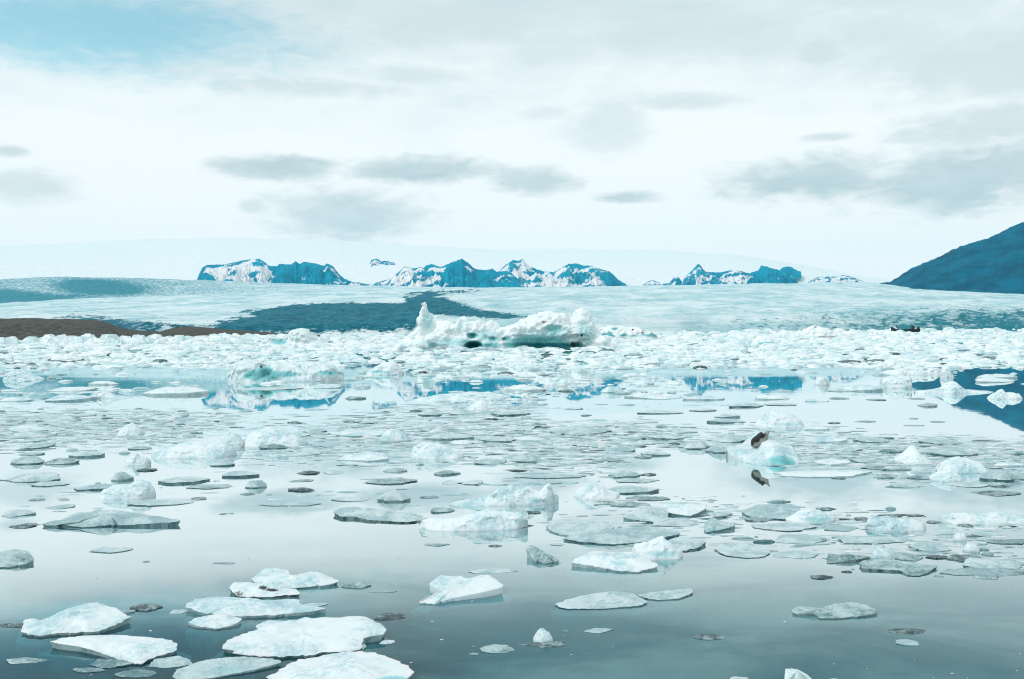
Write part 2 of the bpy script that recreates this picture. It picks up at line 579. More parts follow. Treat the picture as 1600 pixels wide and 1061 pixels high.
def nunatak(name, sil, base, Y, snow_bias, depth=900, seed=1, extra_rock=()):
    """rock island: a ridge with spurs; sil is its skyline, base the ice level in front"""
    x0, x1 = sil[0][0], sil[-1][0]
    nx = int((x1 - x0) * 1.6)
    nv = 44
    V, A = [], []
    for j in range(nv + 1):
        v = j / nv                        # 0 foot in front, .55 crest, 1 foot behind
        for i in range(nx + 1):
            px = x0 + (x1 - x0) * i / nx
            tj = min(1.0, v / 0.55 if v <= 0.55 else (1 - v) / 0.45)
            yj = interp(sil, px) - 1.1 * tj ** 6 * nz(px * 0.35 + seed, seed * 3.1, 0, 4)
            zc = at_y(px, yj, Y).z
            zb = at_y(px, base, Y).z - 60
            spur = 0.5 + 0.5 * nz(px * 0.06 + seed * 5, 0.3, seed, 3)
            if v <= 0.55:
                t = v / 0.55
                yy = Y - depth * (1 - t) * (0.55 + 0.75 * spur)
                hz = t ** (1.15) if t < 1 else 1
            else:
                t = (1 - v) / 0.45
                yy = Y + depth * (1 - t)
                hz = t
            x = at_y(px, 430, yy).x
            z = zb + (zc - zb) * hz
            rid = nz(x * 0.012 + seed, yy * 0.004, z * 0.006, 6)
            if 0 < t < 0.97:
                z += (44 * rid + 30 * nz(x * .03, yy * .02, z * .02 + seed, 4)) * math.sin(math.pi * t)
            V.append((x, yy, z))
            rel = (px - x0) / (x1 - x0)
            sb = interp(snow_bias, rel)
            streak = nz(px * 0.028 + t * 1.3 + seed * 9, t * 6.5 - px * .045, seed, 6)
            s = sb + 0.55 * streak
            if t > 0.88 and v <= 0.6:
                s -= (t - 0.88) * 3.0
            A.append(s)
    n = nx + 1
    F = [(j * n + i, j * n + i + 1, (j + 1) * n + i + 1, (j + 1) * n + i) for j in range(nv) for i in range(nx)]
    return tag(link(name, V, F, M_NUN, attrs={'snow': A}), kind='structure')


nunatak("mountain", [(300, 442), (308, 436), (312, 426), (317, 417), (324, 413.6), (351, 413), (381, 406), (405, 403.5), (412, 408), (421, 415), (433, 416), (436, 412), (455, 413),
                     (462, 407.5), (469, 412), (475, 408.5), (492, 411), (506, 415), (511, 411), (521, 416), (529, 427), (536, 434), (556, 443), (566, 446)], 446, 9300,
        [(0, .42), (.1, .5), (.3, .66), (.44, .6), (.5, .2), (.7, .15), (.85, .3), (1, .2)], 700, 1)
nunatak("mountain", [(540, 447), (556, 441), (575, 444), (590, 441), (605, 437), (615, 431), (626, 422), (632, 416), (648, 419), (664, 415), (675, 412), (688, 417), (705, 410), (722, 404),
                     (730, 408.5), (742, 420), (759, 422), (769, 419), (776, 424), (793, 423), (803, 429), (813, 440), (823, 449), (830, 452)], 450, 9000,
        [(0, .5), (.2, .5), (.3, .62), (.5, .5), (.56, .1), (.75, .15), (.88, .32), (1, .2)], 750, 2)
nunatak("mountain", [(572, 420), (577, 416), (580, 407), (588, 403.5), (596, 408), (604, 407.5), (614, 410), (624, 417), (632, 421)], 424, 11800, [(0, .44), (1, .48)], 500, 3)
nunatak("mountain", [(780, 424), (787, 416), (795, 410), (802, 405), (810, 407), (817, 404), (826, 414), (840, 421), (852, 424), (865, 425), (880, 417), (889, 412), (900, 411), (912, 414), (925, 415),
                     (938, 420), (945, 422), (952, 424), (960, 431), (965, 436), (979, 446), (984, 448)], 449, 10300,
        [(0, .62), (.2, .6), (.4, .55), (.5, .6), (.62, .36), (.75, .52), (.85, .38), (.95, .12), (1, .2)], 800, 4)
nunatak("mountain", [(1004, 446), (1014, 439), (1022, 438), (1034, 444), (1046, 442), (1052, 434), (1060, 432), (1066, 440), (1072, 446)], 448, 10200, [(0, .4), (.5, .6), (1, .35)], 450, 5)
nunatak("mountain", [(1064, 446), (1068, 436), (1072, 431), (1080, 424), (1091, 411), (1096, 416), (1102, 424), (1125, 426), (1140, 422), (1159, 424), (1170, 427), (1178, 424), (1185, 422), (1190, 414),
                     (1204, 418), (1226, 424), (1236, 434), (1241, 439), (1248, 444)], 445, 9400,
        [(0, .4), (.15, .45), (.3, .4), (.5, .55), (.6, .3), (.68, .1), (.9, .14), (1, .25)], 700, 6)
nunatak("mountain", [(1218, 422), (1224, 417), (1234, 416), (1245, 422), (1252, 428)], 430, 11500, [(0, .2), (1, .2)], 350, 8)
nunatak("mountain", [(1262, 440), (1275, 434), (1290, 431), (1305, 432), (1320, 430), (1335, 434), (1350, 440)], 441, 10500, [(0, .5), (.5, .55), (1, .6)], 500, 9)

# dark mountain at the right
ridge = [(1290, 446), (1330, 444), (1372, 443), (1393, 440), (1421, 422), (1440, 413), (1460, 405), (1482, 395), (1505, 384), (1520, 379), (1544, 373), (1560, 366), (1575, 357), (1600, 347),
         (1660, 318), (1740, 285), (1850, 250), (2000, 225), (2200, 240)]


def ridge_z(px):
    return at_y(px, interp(ridge, px) - 1.7 * nz(px * 0.13, 4.4, 0, 4), 7000).z


rows = blend_rows([(5400, lambda px: 60.0), (7000, ridge_z), (8400, lambda px: ridge_z(px) * 0.5)], 60)
polar_terrain("mountain", 1285, 2200, 420, rows, M_HILL, 30.0, 0.004, lambda *a: 0.1, None,
              [math.sin(math.pi * min(1, j / 60)) for j in range(60)] + [0.0] + [0.6] * 60, 13)

# brown gravel bank at the left
bank = [(-400, 494), (0, 497), (60, 498), (100, 499), (150, 501), (168, 504), (182, 510), (205, 515), (250, 518), (268, 513), (285, 510.5), (310, 511), (350, 514), (400, 518), (440, 521), (500, 524)]
polar_terrain("gravel_bank", -400, 500, 420,
              blend_rows([(640, lambda px: -1.0), (700, lambda px: max(-0.5, at_y(px, interp(bank, px) + 9, 700).z)), (850, bank),
                          (1100, lambda px: max(-2.0, at_y(px, interp(bank, px), 850).z * 0.6))], 12),
              M_GRAVEL, 0.9, 0.05, None, None, None, 17)


# ------------------------------------------------------------------ ice
def tones(n):
    return [0.0] * n


def floe_from_outline(name, outline, zc, seed, top=0, side=4, rings=6, under=0.95, keel=0.3, rough=0.03, pow_=1.6, blue=None, dirt=None, crag=0.0, flare=.07):
    """outline: list of (x, y, ztop) round the rim; a slab with a domed, noisy top, a wall down to the water and a flared keel"""
    n = len(outline)
    cx = sum(p[0] for p in outline) / n
    cy = sum(p[1] for p in outline) / n
    size = max(max(p[0] for p in outline) - min(p[0] for p in outline), 0.1)
    V = [(0, 0, zc)]
    rr = [((k + 1) / rings) for k in range(rings)]
    fq = 3.0 / size
    for r in rr:
        for (x, y, zt) in outline:
            dx, dy = (x - cx) * r, (y - cy) * r
            h = zc + (zt - zc) * (r ** pow_)
            ns = nz(dx * fq + seed * 7.3, dy * fq + seed * 1.9, seed, 5)
            ns2 = nz(dx * fq * 4 + seed, dy * fq * 4, seed * 2.0, 4)
            edge_f = 1 - r ** 6
            h += edge_f * (rough * size * ns + 0.35 * rough * size * ns2)
            if crag:
                h += edge_f * crag * zc * max(0, ns2 * 1.4)
            V.append((dx, dy, max(h, 0.15 * zt)))
    # wall and keel
    for (sc, z) in ((0.5 + 0.5 * under, None), (under, -0.03), (1.0 + flare, -0.22 * keel), (1.0 + .8 * flare, -.5 * keel), (0.8, -keel)):
        for k, (x, y, zt) in enumerate(outline):
            jit = 1 + 0.03 * nz(k * 0.9 + seed, z or 0.5, seed)
            V.append(((x - cx) * sc * jit, (y - cy) * sc * jit, zt * 0.4 if z is None else z))
    F, fm = [], []
    for i in range(n):
        F.append((0, 1 + i, 1 + (i + 1) % n))
        fm.append(top)
    tot = rings + 5
    for k in range(tot - 1):
        b0, b1 = 1 + k * n, 1 + (k + 1) * n
        for i in range(n):
            j = (i + 1) % n
            F.append((b0 + i, b1 + i, b1 + j, b0 + j))
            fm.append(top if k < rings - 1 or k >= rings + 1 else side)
    attrs = {}
    if blue or dirt:
        pxs = [to_px((v[0] + cx, v[1] + cy, v[2])) for v in V]
        if blue:
            attrs['blue'] = [spots(p, blue) for p in pxs]
        if dirt:
            attrs['dirt'] = [spots(p, dirt) for p in pxs]
    return link(name, V, F, ICE, loc=(cx, cy, 0), fm=fm, sharp=38, attrs=attrs)


def spots(p, lst):
    b = 0.0
    for (x, y, rx, ry, s) in lst:
        d = ((p[0] - x) / rx) ** 2 + ((p[1] - y) / ry) ** 2
        b = max(b, s * max(0.0, 1 - d * 0.75) ** 0.8 if d < 1.33 else 0.0)
    return b


def smooth_closed(pts, n, seed, jag):
    """resample a closed polygon with Catmull-Rom to about n points and roughen it"""
    P = np.array(pts, float)
    k = len(P)
    per = np.hypot(*(np.roll(P[:, :2], -1, 0) - P[:, :2]).T)
    tot = per.sum()
    out = []
    for i in range(k):
        c = max(1, int(round(n * per[i] / tot)))
        p0, p1, p2, p3 = P[i - 1], P[i], P[(i + 1) % k], P[(i + 2) % k]
        for t in np.arange(c) / c:
            q_ = 0.5 * ((2 * p1) + (-p0 + p2) * t + (2 * p0 - 5 * p1 + 4 * p2 - p3) * t * t + (-p0 + 3 * p1 - 3 * p2 + p3) * t ** 3)
            lin = p1 + (p2 - p1) * t
            out.append(0.55 * q_ + 0.45 * lin)
    out = np.array(out)
    c = out.mean(0)
    w = np.ptp(out[:, 0])
    for i in range(len(out)):
        f = 1 + jag * nz(i * 0.55 + seed * 3.3, seed, 0.2, 4)
        out[i, :2] = c[:2] + (out[i, :2] - c[:2]) * f
    return out


def poly_floe(name, pts, hb, rim, seed, top=0, side=4, dome=1.1, n=64, rings=9, jag=0.065, **kw):
    """a floe outlined in the photograph: hb and rim are heights in photograph pixels at its back and front edge"""
    ys = [p[1] for p in pts]
    y0, y1 = min(ys), max(ys)
    cxp = sum(p[0] for p in pts) / len(pts)
    d = at_z(cxp, y1).y
    mpp = d / FPX
    O = []
    for (x, y) in smooth_closed(pts, n, seed, jag):
        t = (y - y0) / (y1 - y0)
        zt = (hb * (1 - t) * .9 + .42 * rim * t) * mpp
        p = at_z(x, y, hb * mpp * (1 - t) * (1 if t < .9 else 0))
        O.append((p.x, p.y, max(zt, 0.3 * rim * mpp)))
    zc = dome * mpp * (0.55 * hb + 0.45 * rim)
    return floe_from_outline(name, O, zc, seed, top, side, rings, **kw)


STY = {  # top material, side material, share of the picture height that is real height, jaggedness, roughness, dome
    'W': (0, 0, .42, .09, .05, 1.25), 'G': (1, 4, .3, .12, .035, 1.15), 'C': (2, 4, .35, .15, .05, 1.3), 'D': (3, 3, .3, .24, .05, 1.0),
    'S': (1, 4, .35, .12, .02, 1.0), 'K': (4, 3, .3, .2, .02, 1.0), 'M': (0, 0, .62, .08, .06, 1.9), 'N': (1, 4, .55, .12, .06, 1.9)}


def box_floe(name, x0, x1, yt, yb, sty, seed, **kw):
    top, side, fr, jag, rough, dome = STY[sty]
    rnd = random.Random(seed * 77 + 5)
    cx = (x0 + x1) / 2
    p = at_z(cx, yb)
    d = p.y
    mpp = d / FPX
    Wm = (x1 - x0) * mpp
    dy = max(yb - yt, 1.5)
    pxpm = CAM_H * FPX / d ** 2                    # picture rows per metre of depth
    dep = min((1 - fr) * dy / pxpm, Wm * rnd.uniform(.6, .85))
    h = max((dy - dep * pxpm) * mpp, 0.012 * Wm)
    if sty not in 'MN':
        dep = min((1 - .6 * fr) * dy / pxpm, Wm * rnd.uniform(.7, 1.05))
        h = min(max((dy - dep * pxpm) * mpp, .012 * Wm), (.08 if sty in 'DKS' else .11) * Wm)
    n = int(max(20, min(48, (x1 - x0) * .6)))
    rings = int(max(5, min(8, (x1 - x0) * .1)))
    O = []
    ph = [rnd.uniform(0, 6.28) for _ in range(5)]
    am = [rnd.uniform(.3, 1) for _ in range(5)]
    pinch = rnd.uniform(.75, 1.35)
    skew = rnd.uniform(-.35, .35)
    K = rnd.randint(6, 10)
    cor = []
    for k in range(K):
        a = 2 * math.pi * (k + rnd.uniform(-.38, .38)) / K
        r = rnd.uniform(.72, 1.08)
        cor.append((math.cos(a) * r, math.sin(a) * r))
    mxx = max(abs(c[0]) for c in cor)
    for i in range(n):
        a = 2 * math.pi * i / n
        if sty in 'MN':
            r = 1 + sum(jag * am[k] * math.sin((k + 2) * a + ph[k]) for k in range(5)) + jag * .8 * nz(i * .7, seed, .1, 3)
            ex, ey = math.cos(a) * r, math.sin(a) * r
        else:
            u = i * K / n
            c0, c1 = cor[int(u) % K], cor[(int(u) + 1) % K]
            f = u - int(u)
            r = 1 + jag * .5 * nz(i * .7, seed, .1, 3) + jag * rnd.uniform(-.4, .4)
            ex, ey = (c0[0] + (c1[0] - c0[0]) * f) * r / mxx, (c0[1] + (c1[1] - c0[1]) * f) * r + skew * .4 * (c0[0] + (c1[0] - c0[0]) * f)
        t = (ey + 1) / 2
        zr = h * (.5 + .35 * t) if sty in 'MN' else h * (.2 + .25 * t)
        if sty in 'MN':
            zr *= .35
        else:
            zr *= max(.25, 1 + .8 * math.cos(a - ph[0]))
        O.append((p.x + ex * Wm / 2, p.y + dep / 2 * (1.0 + ey), zr * (1 + .15 * nz(i * .9, seed, .7, 3))))
    return floe_from_outline(name, O, h * (1.0 if sty not in 'MN' else 1.0) * (1 if dome < 1.5 else 1.05), seed, top, side, rings,
                             rough=rough * (h / max(.25 * Wm, .01)) ** .5, pow_=2.6 if sty in 'MN' else 2.2, crag=.25 if sty in 'MN' else 0, keel=.12 * Wm, **kw)


def berg(name, prof, base, depth, seed, top=0, blue=None, dirt=None, p_=2.6, rough=.12, res=1.0, setback=0.5, under=0.0, vres=34, mt=None):
    """an iceberg with a given skyline: prof in photograph pixels, base the waterline row, depth in metres"""
    x0, x1 = prof[0][0], prof[-1][0]
    cxp = (x0 + x1) / 2
    tilt = ROLL
    p = at_z(cxp, base)
    d = p.y
    mpp = d / FPX
    pxpm = CAM_H * FPX / d ** 2
    nx = int(max(20, (x1 - x0) * res))
    V = []
    sz = (x1 - x0) * mpp
    Hm = max(.3 * (base - min(q_[1] for q_ in prof)) * mpp + .12 * sz, .05)
    for i in range(nx + 1):
        u = i / nx
        px = x0 + (x1 - x0) * u
        lim = base - tilt * (px - cxp)
        tap = (max(0.0, 1 - abs(2 * u - 1) ** 3.0)) ** .6
        w = depth / 2 * (.25 + .75 * tap) * (1 + .14 * nz(u * 4.0, seed, .4, 3)) * min(1, .12 + 8 * min(u, 1 - u))
        H = max((lim - interp(prof, px)) - w * pxpm, 0.18 * (lim - interp(prof, px))) * mpp
        H = max(H, .02 * sz * min(u, 1 - u))
        x = (px - cxp) * mpp
        for j in range(vres + 1):
            v = -1 + 2 * j / vres
            vv = math.copysign(abs(v) ** .75, v)
            z = H * max(0.0, 1 - abs(vv) ** p_)
            y = depth / 2 + w * vv
            k_ = 1.0 / Hm
            a = nz(x * k_ * .9 + seed * 3, y * k_ * .9, z * k_ * 1.1, 5)
            b = nz(x * k_ * 2.6 + seed, y * k_ * 2.6 + 5, z * k_ * 3.2, 5)
            if v < 0:
                y += Hm * rough * 3.0 * (a * .8 + b * .55) * min(1, z / (.3 * Hm + .01))
            z *= 1 + rough * (1.3 * a + .7 * b) * (1 - abs(vv) * .4)
            if under and v < -0.55:
                y += under * w * max(0, 1 - z / (.35 * H + .01))
            if j in (0, vres):
                z = -0.25 * min(1, H)
            V.append((x + .35 * rough * H * a, y, z))
    n = vres + 1
    F = [(i * n + j, (i + 1) * n + j, (i + 1) * n + j + 1, i * n + j + 1) for i in range(nx) for j in range(vres)]
    attrs = {}
    if blue or dirt:
        pxs = [to_px((v[0] + p.x, v[1] + p.y, v[2])) for v in V]
        if blue:
            attrs['blue'] = [spots(q_, blue) for q_ in pxs]
        if dirt:
            attrs['dirt'] = [spots(q_, dirt) for q_ in pxs]
    return link(name, V, F, ICE, loc=(p.x, p.y, 0), fm=[top] * len(F), sharp=50, attrs=attrs)


GRP = 'ice floes drifting on the lagoon'
placed = []           # every individual piece: (object, centre px, base px, style, width, label or None)


def note(o, cx, yb, sty, w, label, cat='ice floe', group=GRP):
    placed.append([o, cx, yb, sty, w, label])
    tag(o, label, cat, group)
    return o


# ---- the great iceberg in the middle: several lumps merged into one height surface
def great_iceberg():
    base, cxp = 545.0, 790.0
    p = at_z(cxp, base)
    d = p.y
    mpp = d / FPX
    lumps = [  # skyline, centre row (m behind the front), half depth (m), power
        ([(622, 545), (628, 525), (640, 517), (650, 507), (652, 484), (656, 466), (660, 467), (665, 480), (669, 486), (675, 488), (683, 494), (690, 505), (697, 512), (705, 530), (715, 545)], 7.0, 3.2, 2.0),
        ([(660, 545), (668, 526), (674, 515), (684, 505), (694, 502), (706, 503), (711, 506), (712, 500), (716, 495), (727, 495), (731, 503), (745, 501), (757, 505), (767, 501), (778, 510), (790, 511),
          (805, 512), (820, 545)], 5.0, 4.0, 3.0),
        ([(775, 545), (783, 522), (790, 513), (805, 503), (820, 498), (832, 494), (846, 490), (858, 487), (876, 491), (889, 490), (894, 495), (899, 495), (903, 487), (912, 484), (922, 488), (927, 498),
          (934, 513), (942, 524), (952, 532), (965, 545)], 5.5, 5.0, 3.4),
        ([(612, 545), (625, 534), (650, 527), (680, 525), (700, 527), (718, 533), (726, 545)], 2.6, 2.6, 2.5),
        ([(745, 545), (752, 530), (765, 526), (785, 524), (798, 528), (806, 545)], 3.0, 2.8, 2.5),
        ([(845, 545), (850, 528), (862, 526), (880, 527), (895, 525), (908, 528), (925, 533), (935, 528), (950, 527), (965, 533), (990, 541), (1000, 545)], 2.6, 2.6, 3.0)]
    caves = [(740, 541, 15, 9, 2.6), (738, 525, 9, 5, 1.4), (771, 530, 8, 4, 1.0), (790, 530, 6, 4, .9), (865, 516, 20, 9, 1.0), (905, 541, 8, 7, 1.5), (676, 540, 7, 5, .8)]
    nx, ny = 420, 130
    x0, x1 = 610.0, 1002.0
    V = []
    for i in range(nx + 1):
        px = x0 + (x1 - x0) * i / nx
        lim = base - ROLL * (px - cxp)
        x = (px - cxp) * mpp
        hs = []
        for (pr, yc, hw, pw) in lumps:
            yy = interp(pr, px) if pr[0][0] <= px <= pr[-1][0] else 545
            hs.append(max(0, (545 - yy)) * mpp)
        for j in range(ny + 1):
            y = -0.8 + 12.8 * j / ny
            wob = .9 * nz(x * .22, y * .25, 3.1, 4)
            z = 0.0
            for h, (pr, yc, hw, pw) in zip(hs, lumps):
                if h <= 0:
                    continue
                v = abs((y + wob - yc) / hw)
                if v < 1:
                    z = max(z, h * (1 - v ** pw) ** .6)
            V.append((x, y, z if z > .02 else -.6))
    n = ny + 1
    m_ = len(V)
    V += [(v[0], v[1], -1.4) for v in V]
    F = [(i * n + j, (i + 1) * n + j, (i + 1) * n + j + 1, i * n + j + 1) for i in range(nx) for j in range(ny)]
    F += [tuple(m_ + k for k in f[::-1]) for f in F]
    rim = [i * n for i in range(nx + 1)] + [nx * n + j for j in range(1, n)] + [i * n + ny for i in range(nx - 1, -1, -1)] + list(range(ny - 1, 0, -1))
    for k in range(len(rim)):
        u_, w_ = rim[k], rim[(k + 1) % len(rim)]
        F.append((w_, u_, m_ + u_, m_ + w_))
    tmp = link("iceberg", V, F, ICE)
    rm = tmp.modifiers.new("r", 'REMESH')
    rm.mode = 'VOXEL'
    rm.voxel_size = .15
    ev = tmp.evaluated_get(bpy.context.evaluated_depsgraph_get())
    me_ = ev.to_mesh()
    P = [v.co.copy() for v in me_.vertices]
    N = [v.normal.copy() for v in me_.vertices]
    F = [tuple(f.vertices) for f in me_.polygons]
    ev.to_mesh_clear()
    bpy.data.objects.remove(tmp, do_unlink=True)
    V = []
    for c_, no in zip(P, N):
        x, y, z = c_
        if z > -.3:
            a = nz(x * .3, y * .3, z * .45 + 9, 4)
            b = nz(x * .9 + 4, y * .9, z * 1.2, 5)
            r_ = abs(nz(x * .55 + 8, y * .55, z * .8, 4))
            k = (.55 * a + .30 * b - .5 * r_ + .12) * min(1, .4 + z * .3)
            x, y, z = x + no.x * k, y + no.y * k, z + no.z * k
        q_ = to_px((p.x + x, p.y + y, max(z, 0)))
        yo = y
        if y < 8:
            if 785 < q_[0] < 940:
                yo += 2.4 * max(0, 1 - max(z, 0) / 2.6) ** .8 * min(1, (q_[0] - 785) / 30) * min(1, (940 - q_[0]) / 20)
            if 625 < q_[0] < 785:
                yo += .8 * max(0, 1 - max(z, 0) / 1.0) * (.5 + 1.2 * nz(x * .25, 2.2, 7.0, 3))
            for (ax, ay, rx, ry, dp) in caves:
                dd = ((q_[0] - ax) / rx) ** 2 + ((q_[1] - ay) / ry) ** 2
                if dd < 1:
                    yo += dp * (1 - dd) ** .7
        V.append((x, yo, z))
    bl = [(740, 540, 17, 8, 1.1), (738, 524, 10, 5, .75), (728, 535, 22, 7, .45), (771, 530, 12, 5, .55), (790, 530, 8, 4, .6), (768, 539, 16, 4, .7), (668, 505, 10, 18, .3), (720, 512, 10, 14, .28),  # tall faint spot on the spire paints its shading in light teal
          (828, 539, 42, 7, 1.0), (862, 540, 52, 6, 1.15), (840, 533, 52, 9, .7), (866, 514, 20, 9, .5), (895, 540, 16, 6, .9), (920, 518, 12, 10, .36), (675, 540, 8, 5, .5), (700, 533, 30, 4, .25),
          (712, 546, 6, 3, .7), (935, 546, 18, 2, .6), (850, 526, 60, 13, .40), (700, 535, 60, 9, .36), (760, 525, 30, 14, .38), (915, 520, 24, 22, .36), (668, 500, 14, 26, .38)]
    di = [(895, 538, 4, 5, .8), (848, 512, 3, 10, .42), (849, 503, 5, 3, .6), (909, 524, 2, 3, .9), (835, 511, 14, 1.5, .35)]
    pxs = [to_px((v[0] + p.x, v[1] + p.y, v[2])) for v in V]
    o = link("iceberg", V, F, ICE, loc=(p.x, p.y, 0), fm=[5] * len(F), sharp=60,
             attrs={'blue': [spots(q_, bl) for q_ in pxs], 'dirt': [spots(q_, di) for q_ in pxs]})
    note(o, 790, 545, 'B', 340, 'huge craggy white iceberg with a sharp spire and dark teal undercut base', 'iceberg', 'icebergs standing in the lagoon')


great_iceberg()

